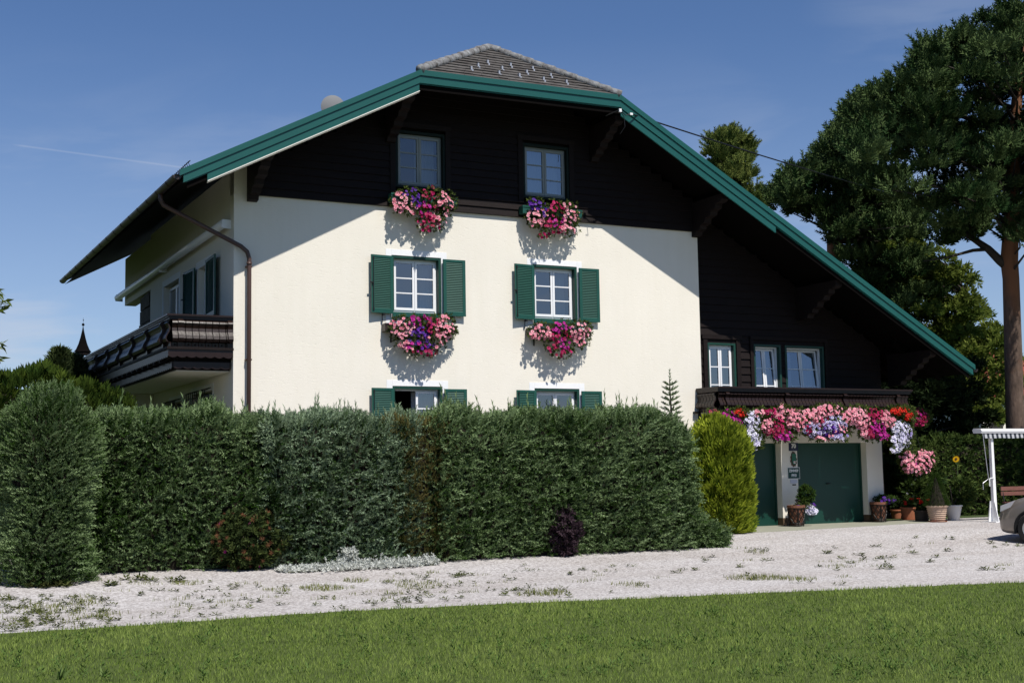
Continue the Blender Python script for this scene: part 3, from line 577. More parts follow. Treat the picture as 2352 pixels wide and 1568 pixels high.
# purlin ends with stepped brackets
for X, ztop in ((.36, 7.62), (3.32, 9.1), (8.32, 9.15), (11.12, 7.62), (14.4, 5.78), (17.35, 4.18)):
    b = MB(); zt = min(ztop, roof_z(X + .12, 0) - .2, roof_z(X - .12, 0) - .2); y1 = WY if X > XR else -.0
    k = zt - .0
    b.prism([(y1, k), (-1.22, k), (-1.22, k - .13), (-1.14, k - .18), (-.98, k - .19), (-.95, k - .29), (-.80, k - .33), (-.76, k - .42), (-.55, k - .46), (-.52, k - .56), (-.36, k - .60), (-.33, k - .68), (-.18, k - .71), (-.14, k - .80), (y1, k - .82)], 0, X - .1, X + .1)
    b.build('purlin_bracket', M['wood'], H)
# gutters and pipes
for X, Z, s_, ya, yb in ((EL[0] - .06, EL[1] - .08, -1, YF + .0, YB), (ER[0] + .06, ER[1] - .08, 1, YF + .0, YB)):
    g = MB(); prof = [(.085 * math.cos(a), .085 * math.sin(a)) for a in np.linspace(math.pi, 2 * math.pi, 9)]
    prof += [(x * .88, y * .88) for x, y in prof[::-1]]
    g.prism([(X + a, Z + b) for a, b in prof], 1, ya, yb); g.lathe([(0, 0), (.08, 0)], (X, ya, Z - .0), 3)
    g.prism([(X + .08 * math.cos(a), Z + .08 * math.sin(a)) for a in np.linspace(math.pi, 2 * math.pi, 9)], 1, ya - .004, ya - .001)
    if s_ < 0:
        for y in np.arange(YF + .6, YB, .9): g.prism([(X + 1.1 * a, Z + 1.1 * b) for a, b in prof], 1, y, y + .025)
    g.build('gutter', M['metal'], roof, smooth=False)
dp = MB(); dp.tube([(-1.43, .05, 6.83), (-1.43, .05, 6.70), (-1.38, .04, 6.60), (-1.25, .02, 6.53), (.12, -.10, 5.86), (.24, -.105, 5.76), (.285, -.105, 5.62), (.285, -.105, 5.3), (.285, -.105, -.2)], .045, 12)
dp.tube([(.285, -.105, 5.50), (.285, -.105, 5.55)], .054, 12)
for z in (5.45, 3.6, 1.9): dp.box(.225, .345, -.11, 0, z, z + .03)
dp.build('downpipe', mat('brown downpipe', (.075, .042, .034), .38, spec=.4), H, smooth=True)
sg = MB()
for y in np.arange(YF + .15, YB, .14): sg.tube([(EL[0] + .22, y, EL[1] + .11), (EL[0] + .17, y, EL[1] + .24)], .006, 4)
for dz in (.12, .24): sg.tube([(EL[0] + .20, YF + .1, EL[1] + .0 + dz), (EL[0] + .20, YB, EL[1] + dz)], .010, 5)
sg.build('snow_guard', M['iron'], roof)

# ---- balconies
def balustrade(mb, p, q, outw, z0, z1, bw=.125, posts=(), boltrow=True):
    p, q, o = Vector(p), Vector(q), Vector(outw); L_ = (q - p).length; d = (q - p) / L_; h = z1 - z0
    def P3(s_, out_, z): return p + d * s_ + o * out_ + Vector((0, 0, z))
    prof = [(.015, 0), (.02, .16), (.085, .20), (.115, .30), (.095, .42), (.05, .56), (.035, .68), (.055, .78), (.085, .86), (.07, .92), (.03, .98), (.015, 1)]
    n = max(1, int(L_ / bw)); s_ = 0
    mb.add([P3(x, y_, z) for y_ in (-.030, -.045) for x, z in ((.03, z0), (L_ - .03, z0), (L_ - .03, z1), (.03, z1))], [(0, 1, 2, 3), (7, 6, 5, 4), (0, 4, 5, 1), (1, 5, 6, 2), (2, 6, 7, 3), (3, 7, 4, 0)], 1)  # dark panel added behind the boards so no light shows through the gaps
    for i in range(n):
        a = L_ * i / n + .007; b = L_ * (i + 1) / n - .007
        vs = []
        for x, t in prof: vs += [P3(a, x, z0 + h * t), P3(b, x, z0 + h * t), P3(b, x - .025, z0 + h * t), P3(a, x - .025, z0 + h * t)]
        fs = []
        for k in range(len(prof) - 1):
            for j in range(4): fs.append((k * 4 + j, k * 4 + (j + 1) % 4, (k + 1) * 4 + (j + 1) % 4, (k + 1) * 4 + j))
        mb.add(vs, fs)
        if boltrow: c = P3((a + b) / 2, .0, z0 + h * .08); mb.add([c + d * (.018 * math.cos(t)) + Vector((0, 0, .018 * math.sin(t))) + o * .02 for t in np.arange(0, 6.2, 1.05)] + [c + o * .034], [(k, (k + 1) % 6, 6) for k in range(6)])
    pvs = []
    for s_ in posts:
        pv = MB(); pvs.append(pv)
        vs = []
        for x, t in prof: vs += [P3(s_ - .05, x + .055, z0 + h * t), P3(s_ + .05, x + .055, z0 + h * t), P3(s_ + .05, x - .02, z0 + h * t), P3(s_ - .05, x - .02, z0 + h * t)]
        fs = [(0, 1, 2, 3)]
        for k in range(len(prof) - 1):
            for j in range(4): fs.append((k * 4 + j, k * 4 + (j + 1) % 4, (k + 1) * 4 + (j + 1) % 4, (k + 1) * 4 + j))
        pv.add(vs, fs)
    return pvs
# left balcony
bl = MB(); X0, YA, YZ = -1.20, .06, 11.2
bl.box(X0 - .1, 0, YA - .1, YZ, 3.79, 3.84); bl.box(X0 - .02, -.01, YA - .0, YZ, 3.62, 3.79); bl.box(X0 + .08, -.01, YA + .10, YZ, 3.44, 3.615)
bl.box(X0 + .10, -.02, YA + .12, YZ, 3.405, 3.44)
lbal = bl.build('balcony', M['wood'], H)
s = MB(); s.box(X0 + .14, -.03, YA + .16, YZ - .1, 3.385, 3.404); s.build('balcony_ceiling', M['cream'], lbal)
f_ = MB()                                    # scalloped fascia boards
def scallop(ax, a0, a1, fix, zt, zb, sgn):
    n = int((a1 - a0) / .18); pts = [(a0, zt)]
    for i in range(n):
        for t in (0, .25, .5, .75): pts.append((a0 + (a1 - a0) * (i + t) / n, zb - .030 * math.sin(math.pi * t)))
    pts += [(a1, zb), (a1, zt)]
    f_.prism(pts, ax, *sorted((fix, fix + sgn * .02)))
scallop(1, X0 - .07, -.01, YA - .05, 3.789, 3.66, -1); scallop(0, YA - .05, YZ, X0 - .05, 3.789, 3.66, -1); scallop(1, X0 + .06, -.02, YA + .08, 3.56, 3.45, -1); scallop(0, YA + .08, YZ, X0 + .05, 3.56, 3.45, -1)
f_.build('balcony_fascia', M['woodgloss'], lbal)
ba = MB(); pv1 = balustrade(ba, (X0, YA, 0), (-.02, YA, 0), (0, -1, 0), 3.84, 4.38, posts=(.16, 1.13)); pv2 = balustrade(ba, (X0, YZ, 0), (X0, YA, 0), (-1, 0, 0), 3.84, 4.38, posts=tuple(np.arange(.2, 11, 1.5)), boltrow=False)
ba.build('baluster_boards', [M['woodgloss'], M['soffit']], lbal)
for pp in pv1 + pv2: pp.build('baluster_bracket', M['woodgloss'], lbal)
hr = MB()
for k, (o_, z0, z1) in enumerate(((.10, 4.44, 4.475), (.075, 4.41, 4.439), (.05, 4.375, 4.409))):
    hr.prism([(X0 - o_, YA - o_), (-.01, YA - o_), (-.01, YA + .05), (X0 + .05, YA + .05), (X0 + .05, YZ), (X0 - o_, YZ)], 2, z0, z1)
hr.build('handrail', M['woodgloss'], lbal)
for y in np.arange(.6, 11, .55): jb = MB(); jb.box(X0 - .10, -.1, y, y + .09, 3.565, 3.618); jb.build('joist', M['wood'], lbal)
# right balcony
X0, X1, YA = 11.07, 16.85, -.74
br = MB(); br.box(X0 - .02, X1, YA - .02, WY - .04, 2.36, 2.62); br.box(X0 - .17, X1 + .05, -.1 - .02, -.005, 2.62, 2.66); rbal = br.build('balcony', M['wood'], H)
ba = MB(); pv1 = balustrade(ba, (X0, YA, 0), (X1, YA, 0), (0, -1, 0), 2.64, 3.09, .105, posts=(.22, 1.95, 3.72, 5.42)); pv2 = balustrade(ba, (X0, -.02, 0), (X0, YA, 0), (-1, 0, 0), 2.64, 3.09, .105, boltrow=False); balustrade(ba, (X1, YA, 0), (X1, WY - .05, 0), (1, 0, 0), 2.64, 3.09, .105, boltrow=False)
ba.build('baluster_boards', [M['woodgloss'], M['soffit']], rbal); 
for pp in pv1: pp.build('baluster_bracket', M['woodgloss'], rbal)
hr = MB()
for o_, z0, z1 in ((.16, 3.165, 3.20), (.13, 3.125, 3.164), (.10, 3.085, 3.124)):
    hr.prism([(X0 - o_ * .5, -.02), (X0 - o_ * .5, YA - o_), (X1 + o_ * .5, YA - o_), (X1 + o_ * .5, WY - .05), (X1 - .05, WY - .05), (X1 - .05, YA + .05), (X0 + .05, YA + .05), (X0 + .05, -.02)], 2, z0, z1)
hr.build('handrail', M['woodgloss'], rbal)
# garage
gw = MB(); GY = -.50; wall(gw, (10.9, 16.2), (-.2, 2.355), [(11.05, 13.04, -.19, 1.905), (13.53, 15.69, -.19, 1.905)], GY, GY + .26)
gw.quad((16.2, GY, -.2), (16.2, WY + .03, -.2), (16.2, WY + .03, 2.355), (16.2, GY, 2.355)); gw.quad((10.9, -.001, -.2), (10.9, GY, -.2), (10.9, GY, 2.355), (10.9, -.001, 2.355)); gw.quad((10.9, GY, 2.355), (16.2, GY, 2.355), (16.2, WY, 2.355), (10.9, WY, 2.355))
gw.build('garage_wall', M['cream'], H)
for a, b in ((13.04, 13.53), (15.69, 16.2)): pl = MB(); pl.box(a - .003, b + .003, GY - .004, GY + .2, -.19, .14); pl.build('plinth', M['plinth'], H)
for a, b in ((11.05, 13.04), (13.53, 15.69)):
    d_ = MB(); d_.box(a + .05, b - .05, GY + .21, GY + .24, -.02, 1.86)
    gd = d_.build('garage_door', M['door'], H)
    f_ = MB(); f_.box(a + .001, a + .049, GY + .19, GY + .25, -.03, 1.90); f_.box(b - .049, b - .001, GY + .19, GY + .25, -.03, 1.90); f_.box(a + .05, b - .05, GY + .19, GY + .25, 1.861, 1.90); f_.box(a + .05, b - .05, GY + .20, GY + .245, -.045, -.021); f_.build('door_frame', M['greendk'], gd)
    k_ = MB(); k_.tube([((a + b) / 2 - .06, GY + .18, .92), ((a + b) / 2 + .06, GY + .18, .92)], .012, 6); k_.box((a + b) / 2 - .02, (a + b) / 2 + .02, GY + .18, GY + .209, .905, .935); k_.build('door_handle', M['iron'], gd)
# stone column of the loggia
tw = MB(); tw.box(-1.15, -.005, 7.4, 7.65, -.2, 3.38); tw.build('terrace_wall', M['cream'], H)
st = MB(); random.seed(3)
for k in range(7):
    z = 3.5 + k * .36
    for j in range(2):
        o_ = random.uniform(-.04, .04); st.box(.02 + o_, .42 + random.uniform(-.03, .05), 8.1 + j * .66 + o_, 8.1 + j * .66 + .64, z + .012, z + .35)
st.build('stone_column', M['stone'], H)
# ------------------------------------------------------------------ planting helpers
def inpoly(x, y, poly):
    r = np.zeros(len(x), bool); n = len(poly)
    for i in range(n):
        x0, y0 = poly[i]; x1, y1 = poly[(i + 1) % n]
        c = ((y0 > y) != (y1 > y)) & (x < (x1 - x0) * (y - y0) / (y1 - y0 + 1e-9) + x0); r ^= c
    return r
def mass(name, label, cat, shape, n, m, ln=(.12, .235), t='shoot', up=.35, jit=.55, core=None, group=None, leaders=0, base=None, tone=0., seed=1, leadlen=(.14, .52)):
    """conifer mass: shape(k) -> points, normals, top flags; short twigs all over it, a dark twig core inside for the shade between them"""
    th = empty(name, base, label, cat, group)
    P, Nn, top = shape(n)
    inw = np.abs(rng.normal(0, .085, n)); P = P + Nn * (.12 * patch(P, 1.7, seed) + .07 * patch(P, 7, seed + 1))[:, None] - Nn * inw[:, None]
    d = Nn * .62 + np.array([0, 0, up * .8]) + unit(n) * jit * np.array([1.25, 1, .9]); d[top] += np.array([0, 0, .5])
    rn = np.clip(.60 + tone - 4.6 * inw + .22 * patch(P, 1.1, seed + 2) + rng.normal(0, .26, n), 0, 1)  # deeper shoots darker for the shade between them, outer new growth paler
    sc = rng.uniform(*ln, n)[:, None].repeat(3, 1)
    if leaders:                             # long new shoots that stand up out of the clipped top
        idx = np.where(top)[0]; idx = rng.choice(idx, min(leaders, len(idx)), replace=False); L0 = []; S0 = []; D0 = []
        for i in idx:
            l = leadlen[0] + (leadlen[1] - leadlen[0]) * random.random() ** 1.4; ax = np.array([random.gauss(0, .13), random.gauss(0, .1), 1]); b0 = P[i] - np.array([0, 0, .05])
            L0.append(b0); S0.append((l * .42, l * .42, l)); D0.append(ax)
            for q in range(int(l / .09)): L0.append(b0 + ax * l * random.uniform(.1, .7)); e_ = random.uniform(.05, .10); S0.append((e_, e_, e_)); D0.append(np.array([random.gauss(0, 1), random.gauss(0, 1), .9]))
        P = np.concatenate([P, L0]); d = np.concatenate([d, D0]); sc = np.concatenate([sc, S0]); rn = np.concatenate([rn, rng.uniform(.3, .8, len(L0))])
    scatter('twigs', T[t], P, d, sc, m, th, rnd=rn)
    if core: put(core, th)
    return th
def block(x0, x1, yf, yb, ztop, zb=None, round_=.12, bulge=.06):
    def f(n):
        w_, dp = x1 - x0, yb - yf; xm = (x0 + x1) / 2; h = ztop(xm) - gz(yf)
        ar = np.array([w_ * h, w_ * dp * 1.3, dp * h, dp * h, w_ * h * .12]); c = rng.choice(5, n, p=ar / ar.sum())
        a, b = rng.uniform(0, 1, n), rng.uniform(0, 1, n); x = x0 + w_ * a; zt = np.array([ztop(q) for q in x]); z0 = gz(yf) + .02
        P = np.zeros((n, 3)); Nn = np.zeros((n, 3))
        k = c == 0; zz = z0 + (zt - z0) * b; P[k] = np.stack([x, yf + 0 * x + round_ * np.clip((zz - zt + .35) / .35, 0, 1) ** 2 * 1.8 - bulge * np.sin(a * math.pi), zz], 1)[k]; Nn[k] = (0, -1, 0)
        k = c == 1; P[k] = np.stack([x, yf + .1 + (dp - .1) * b, zt + .03 * np.sin(x * 7)], 1)[k]; Nn[k] = (0, -.15, 1)
        for q, X, s in ((2, x0, -1), (3, x1, 1)):
            k = c == q; zq = z0 + (ztop(X) - z0) * b; P[k] = np.stack([X + 0 * x, yf + .08 + dp * a, zq], 1)[k]; Nn[k] = (s, -.3, 0)
        k = c == 4; P[k] = np.stack([x, yb + 0 * x, zz], 1)[k]; Nn[k] = (0, 1, 0)
        return P, Nn, (c == 1) | ((c == 0) & (P[:, 2] > zt - .12))
    return f
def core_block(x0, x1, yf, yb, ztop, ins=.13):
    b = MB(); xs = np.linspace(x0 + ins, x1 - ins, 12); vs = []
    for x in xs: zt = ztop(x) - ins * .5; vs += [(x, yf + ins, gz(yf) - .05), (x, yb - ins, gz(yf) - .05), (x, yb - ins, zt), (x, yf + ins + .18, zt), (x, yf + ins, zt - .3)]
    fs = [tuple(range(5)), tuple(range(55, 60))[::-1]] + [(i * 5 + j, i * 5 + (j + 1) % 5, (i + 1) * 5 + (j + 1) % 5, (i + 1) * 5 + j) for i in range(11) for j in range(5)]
    b.add(vs, fs); return b.build('dark_twig_core', M['twig'])  # solid core, coloured dark to give the shaded gaps between shoots
def hedge(label, x0, x1, yf, yb, zt, dens, m, seed, leaders, tone=0., name='spruce_hedge', **k):
    f = zt if callable(zt) else (lambda x: zt)
    area = (x1 - x0) * (f((x0 + x1) / 2) + .2) + (x1 - x0) * (yb - yf) + 2 * (yb - yf) * 2.4
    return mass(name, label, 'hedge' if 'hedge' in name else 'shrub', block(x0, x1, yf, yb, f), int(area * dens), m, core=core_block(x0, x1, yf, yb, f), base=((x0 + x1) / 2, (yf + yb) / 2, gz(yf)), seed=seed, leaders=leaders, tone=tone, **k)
hw = lambda x, a=2.42, s=0.: a + s * x + .05 * math.sin(x * 3.1) + .03 * math.sin(x * 7.7)
HG = 'clipped spruces of the front hedge'
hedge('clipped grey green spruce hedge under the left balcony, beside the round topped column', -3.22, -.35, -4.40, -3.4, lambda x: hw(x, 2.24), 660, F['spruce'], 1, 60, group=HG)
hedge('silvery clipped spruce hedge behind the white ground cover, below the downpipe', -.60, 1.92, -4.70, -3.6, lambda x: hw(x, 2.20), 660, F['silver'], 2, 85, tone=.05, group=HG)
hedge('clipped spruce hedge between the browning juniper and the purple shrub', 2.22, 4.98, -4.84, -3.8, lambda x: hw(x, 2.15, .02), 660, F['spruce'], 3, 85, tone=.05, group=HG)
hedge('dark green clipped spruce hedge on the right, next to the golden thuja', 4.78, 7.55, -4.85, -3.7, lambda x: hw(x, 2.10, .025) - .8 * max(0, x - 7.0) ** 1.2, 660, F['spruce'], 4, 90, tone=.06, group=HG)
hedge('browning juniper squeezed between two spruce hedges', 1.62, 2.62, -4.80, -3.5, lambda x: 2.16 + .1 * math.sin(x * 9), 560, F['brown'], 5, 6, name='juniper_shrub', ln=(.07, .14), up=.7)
hedge('narrow dark yew shoots added for the dark gap in the spruce hedge', 4.62, 5.12, -4.80, -3.6, lambda x: 2.28, 800, F['evergreen'], 6, 4, name='dark_gap_filler', ln=(.06, .11), up=.3)  # dark shoots standing for the dark gap between two spruces
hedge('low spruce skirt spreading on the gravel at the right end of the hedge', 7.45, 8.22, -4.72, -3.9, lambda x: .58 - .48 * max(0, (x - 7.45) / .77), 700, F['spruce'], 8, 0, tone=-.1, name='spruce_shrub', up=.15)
# leader of the spruce standing above the hedge
sx = at(1540, 915, 1, -4.3); t_ = empty('spruce_sapling', (sx[0], -4.3, gz(-4.3)), 'young spruce top standing up out of the right end of the hedge', 'tree')
b = MB(); b.tube([(sx[0], -4.3, gz(-4.3)), (sx[0] + .01, -4.3, 2.4), (sx[0] - .01, -4.3, 3.05)], [.035, .02, .008], 6); put(b.build('trunk', M['barkdk']), t_)
P = []; d = []; s_ = []
for z in np.arange(2.05, 3.05, .10):
    r = (3.15 - z) * .19
    for a in np.arange(0, 6.28, .95): 
        a += z * 5
        for q in np.linspace(.25, 1, 3): P.append((sx[0] + r * q * math.cos(a), -4.3 + r * q * math.sin(a), z - .02 + r * q * .35)); d.append((math.cos(a), math.sin(a), .6)); s_.append(.10 + .08 * (1 - q))
P.append((sx[0], -4.3, 3.02)); d.append((0, 0, 1)); s_.append(.22)
scatter('crown', T['shoot'], P, d, s_, F['spruce'], t_)
# rounded column spruce at the left end
def column_shape(cx, cy, r0, r1, zb, zt, pw=2.6, k0=.55):
    def f(n):
        t = rng.uniform(0, 1, n) ** .85; a = rng.uniform(0, 6.2832, n); a = np.where(rng.uniform(0, 1, n) < .45, -math.pi / 2 + rng.normal(0, .9, n), a)
        k = np.clip((t - k0) / (1 - k0), 0, 1); r = (r0 + (r1 - r0) * np.clip(t / .5, 0, 1)) * np.sqrt(np.clip(1 - k ** pw, 0, 1))
        top = rng.uniform(0, 1, n) < .06; r = np.where(top, r * rng.uniform(0, 1, n) ** .5, r)
        P = np.stack([cx + r * np.cos(a), cy + r * np.sin(a), zb + (zt - zb) * t], 1)
        sl_ = np.clip(k ** 2 * 1.6, 0, 2); Nn = np.stack([np.cos(a), np.sin(a), sl_], 1); Nn /= np.linalg.norm(Nn, axis=1, keepdims=True)
        return P, Nn, k > .82
    return f
def core_lathe(cx, cy, zb, zt, r0, r1, m=None, pw=2.6, ins=.16, k0=.55):
    b = MB(); pr = [(0, zb - .05)]
    for t in np.linspace(0, 1, 14):
        k = max(0, (t - k0) / (1 - k0)); r = (r0 + (r1 - r0) * min(1, t / .5)) * math.sqrt(max(0, 1 - k ** pw)); pr.append((max(0, r - ins), zb + (zt - zb) * t - ins * .8 * t))
    b.lathe(pr, (cx, cy, 0), 18); return b.build('dark_twig_core', m or M['twig'])
mass('column_spruce', 'dense round topped column spruce at the left end of the hedge', 'tree', column_shape(-4.06, -4.74, .61, .67, -.22, 2.64, 3.3), 8200, F['spruce'], ln=(.10, .18), jit=.42, core=core_lathe(-4.06, -4.74, -.22, 2.62, .61, .67), base=(-4.06, -4.74, -.2), seed=9, leaders=80, tone=-.06, group=HG, leadlen=(.12, .30))
# golden thuja
mass('golden_thuja', 'yellow green thuja bush in front of the left garage door', 'shrub', column_shape(9.90, -2.25, .58, .80, -.05, 2.30, 1.9, .22), 4800, F['thuja'], ln=(.16, .30), t='fan', up=1.15, jit=.42, core=core_lathe(9.88, -2.25, -.05, 2.22, .56, .74, mat('inner thuja twigs', (.05, .055, .012), .95, var=.4), 1.6, .16, .22), base=(9.88, -2.25, -.05), seed=11)

# ------------------------------------------------------------------ low plants along the hedge
def bush(name, label, cat, c, r, n, m, t='spray', ln=(.07, .12), up=.4, jit=.8, stems=6, parts=(), group=None, shell=.55, barkm=None):
    """leafy bush: leaf sprays through an uneven ellipsoid, with stems; c = base point"""
    th = empty(name, c, label, cat, group); c = np.array(c, float); r = np.array(r, float); ctr = c + np.array([0, 0, r[2]])
    u = unit(n); q = u * (rng.uniform(shell ** 3, 1, n) ** (1 / 3))[:, None] * (1 + .22 * patch(u * 2, 1.8, len(label)))[:, None]
    P = ctr + q * r; P[:, 2] = np.maximum(P[:, 2], c[2] + .02)
    scatter('foliage', T[t], P, u * .7 + np.array([0, 0, up]) + unit(n) * jit, rng.uniform(*ln, n), m, th)
    b = MB()
    for k in range(stems):
        v = unit(1)[0] * r * .75; b.tube([c, c + np.array([v[0] * .3, v[1] * .3, r[2] * .7]), ctr + np.array([v[0], v[1], abs(v[2])])], [.014 + r[2] * .012, .01 + r[2] * .006, .004], 5)
    put(b.build('stems', barkm or M['barkdk']), th)
    for pn, pm, pt, cnt, sc in parts:
        u2 = unit(cnt); P2 = ctr + u2 * r * rng.uniform(.92, 1.12, (cnt, 1)); P2[:, 2] = np.maximum(P2[:, 2], c[2] + .05)
        scatter(pn, T[pt], P2, u2 + np.array([0, -.5, .3]) + unit(cnt) * .4, rng.uniform(*sc, cnt), pm, th)
    return th
g0 = gnd(565, 1306)
bush('spirea_bush', 'spirea with faded brown flower heads at the foot of the left hedge', 'shrub', (g0[0], g0[1] - .12, g0[2]), (.60, .36, .46), 1000, F['spirea'], ln=(.06, .11), parts=[('faded_flower_heads', F['rust'], 'star', 90, (.03, .055)), ('pink_flower_heads', PET['magenta'], 'star', 8, (.02, .035))])
g0 = gnd(1284, 1274)
bush('purple_barberry', 'small purple leaved shrub in front of the spruce hedge', 'shrub', (g0[0], g0[1] - .18, g0[2] - .01), (.30, .24, .42), 560, F['plum'], ln=(.06, .11))
# silver carpet plant
P = []; n = 2200
for i in range(n):
    u = random.random(); x = -.62 + 2.72 * u; wd = .16 + .10 * math.sin(u * 3.1); P.append((x, -5.02 - .12 * math.sin(u * 3.14) + random.gauss(0, wd * .5), gz(-5.05) + abs(random.gauss(0, .036)) * (1.3 if u > .3 else .8)))
for i in range(160): h_ = random.random(); P.append((.62 + random.gauss(0, .05 + .06 * (1 - h_)), -4.85 + random.gauss(0, .05), gz(-5) + .06 + h_ * .24))
t_ = empty('silver_carpet_plant', (.75, -5.05, gz(-5.05)), 'low mat of white leaved carpet plant along the foot of the hedge', 'plant')
scatter('foliage', T['spray'], P, np.array([0, -.4, .8]) + unit(len(P)) * .8, rng.uniform(.035, .065, len(P)), F['ivory'], t_)
b = MB(); xs = np.linspace(-.5, 2.0, 14)
b.add([(x, y, gz(-5.05) + z) for x in xs for y, z in ((-5.2, .0), (-5.08, .05), (-4.95, .06), (-4.8, 0))], [(i * 4 + j, i * 4 + j + 1, i * 4 + j + 5, i * 4 + j + 4) for i in range(13) for j in range(3)])
put(b.build('stems', mat('grey green stems', (.16, .17, .12), .9, var=.4)), t_)

# ------------------------------------------------------------------ weeds in the gravel, lawn grass
WP = []; WS = []; GP = []
def weed_patch(u0, u1, v0, v1, n, big=(.03, .075), grass=.3):
    for _ in range(n):
        q = gnd(random.uniform(u0, u1), random.uniform(v0, v1))
        if q[1] < edge_y(q[0]) + .08: continue
        k = random.randint(2, 5)
        if random.random() < grass:
            for _ in range(k * 5): GP.append((q[0] + random.gauss(0, .10), q[1] + random.gauss(0, .06), q[2] + .004))
        else:
            for _ in range(k): WP.append((q[0] + random.gauss(0, .06), q[1] + random.gauss(0, .05), q[2] + .006)); WS.append(random.uniform(*big))
weed_patch(0, 250, 1368, 1450, 130); weed_patch(150, 560, 1330, 1425, 46); weed_patch(400, 900, 1330, 1400, 40); weed_patch(890, 1080, 1312, 1385, 60); weed_patch(1080, 1500, 1300, 1375, 34); weed_patch(1150, 1300, 1350, 1372, 16, grass=.6); weed_patch(1500, 2050, 1270, 1345, 26, (.04, .09)); weed_patch(1900, 2340, 1235, 1310, 30, (.05, .10)); weed_patch(60, 150, 1338, 1352, 22, (.07, .13), 0); weed_patch(250, 420, 1325, 1345, 14, (.06, .12)); weed_patch(1690, 1760, 1258, 1272, 10)
def grass_patch(u, v, ru, rv, n):
    for _ in range(n):
        a = random.uniform(0, 6.28); r = math.sqrt(random.random()); q = gnd(u + ru * r * math.cos(a), v + rv * r * math.sin(a)); GP.append((q[0], q[1], q[2] + .004))
for a in ((90, 1400, 60, 14, 260), (200, 1385, 40, 8, 120), (430, 1340, 40, 5, 120), (738, 1352, 52, 7, 420), (1735, 1328, 75, 6, 420), (1820, 1330, 55, 4, 200), (640, 1356, 30, 5, 90), (818, 1335, 32, 5, 140), (960, 1345, 60, 9, 260), (1230, 1365, 55, 5, 160), (1440, 1343, 40, 4, 90), (1930, 1302, 40, 3, 60), (1950, 1291, 45, 3, 60)): grass_patch(*a)
WP = np.array(WP); n = len(WP)
tag(scatter('gravel_weeds', T['rosette'], WP, np.array([0, 0, 1.]) + unit(n) * .25, np.array(WS)[:, None] * np.array([[1.25, 1.25, .55]]), F['weed']), 'dark green weed rosettes scattered over the pale gravel', 'weeds', kind='stuff')
GP = np.array(GP); n = len(GP); h = rng.uniform(.025, .07, n)
tag(scatter('gravel_grass', T['blade'], GP, np.array([0, 0, 1.]) + unit(n) * .35, np.stack([h * 1.6, h, h], 1), F['drygrass']), 'thin grass tufts growing through the gravel', 'grass', kind='stuff')
# the mown lawn
poly = [(-8.4, -9.85), (-6.4, -9.8), (-1.1, -9.66), (1.6, -10.3), (11.3, -12.4), (12, -13.5), (1.2, -19.2), (-1.5, -17.0), (-7.0, -13.2)]
n = 330000; x = rng.uniform(-8.4, 12, n); y = rng.uniform(-19.2, -9.6, n); ed = np.interp(x, [p[0] for p in lawn_edge], [p[1] for p in lawn_edge]) + .035 * np.sin(x * 9.1) + .03 * np.sin(x * 23) + .02 * np.sin(x * 51)
dist = np.hypot(x + 6.77, y + 25.2); k = inpoly(x, y, poly) & (y < ed + rng.normal(0, .03, n) + .10 * np.clip(patch(np.stack([x, x * 0, y], 1), 4.0, 8), 0, 1)) & (rng.uniform(0, 1, n) < np.clip(10.5 / dist, .45, 1) ** 1.2); x, y = x[k], y[k]; n = len(x)
P = np.stack([x, y, np.full(n, -.345)], 1); pa = patch(np.stack([x, y * 0, y], 1), .9, 3) + .7 * patch(np.stack([x, y * 0, y], 1), 3.1, 5)
h = (.034 + .010 * pa + rng.uniform(-.008, .018, n)); wd = rng.uniform(.030, .055, n) * np.clip(dist[k] / 9, 1, 1.8)
tag(scatter('lawn_grass', T['blade'], P, np.array([.05, 0, 1.]) + unit(n) * .42, np.stack([wd, h, h], 1), F['grass'], rnd=np.clip(.42 + .20 * pa + rng.normal(0, .22, n), 0, 1)), 'short mown grass of the front lawn', 'grass', kind='stuff')
cl = []; cs = []
for _ in range(240):
    u, v = random.uniform(0, 2352), random.uniform(1400, 1566); q = gnd(u, v)
    if q[1] > edge_y(q[0]) - .1: continue
    for _ in range(3): cl.append((q[0] + random.gauss(0, .07), q[1] + random.gauss(0, .07), -.33)); cs.append(random.uniform(.035, .065))
tag(scatter('clover', T['rosette'], cl, np.array([0, 0, 1.]) + unit(len(cl)) * .3, cs, leafmat('clover leaves', (.06, .11, .02), (.12, .19, .05), None, .25)), 'small clover patches in the mown lawn', 'clover', kind='stuff')
for u, v, hh, lb_ in ((140, 1562, .16, 'broad leaved plantain at the lower left corner of the lawn'), (790, 1425, .10, 'short plantain in the lawn below the white carpet plant'), (236, 1556, .11, 'plantain second from the lower left corner of the lawn'), (2347, 1462, .12, 'plantain at the right edge of the lawn'), (1680, 1462, .09, 'upright plantain in the middle right of the lawn'), (1340, 1400, .07, 'low dark plantain near the gravel edge of the lawn')):
    q = gnd(u, v); nn_ = 9; dd = np.array([0, 0, 1.]) + unit(nn_) * .55
    tag(scatter('plantain', leaf_t(.26, .1), np.tile(q, (nn_, 1)) + rng.normal(0, .012, (nn_, 3)) * np.array([1, 1, 0]), dd, rng.uniform(.6, 1, nn_) * hh, leafmat('plantain leaves', (.09, .15, .035), (.18, .25, .08), None, .3)), lb_, 'weed', group='plantains in the lawn')
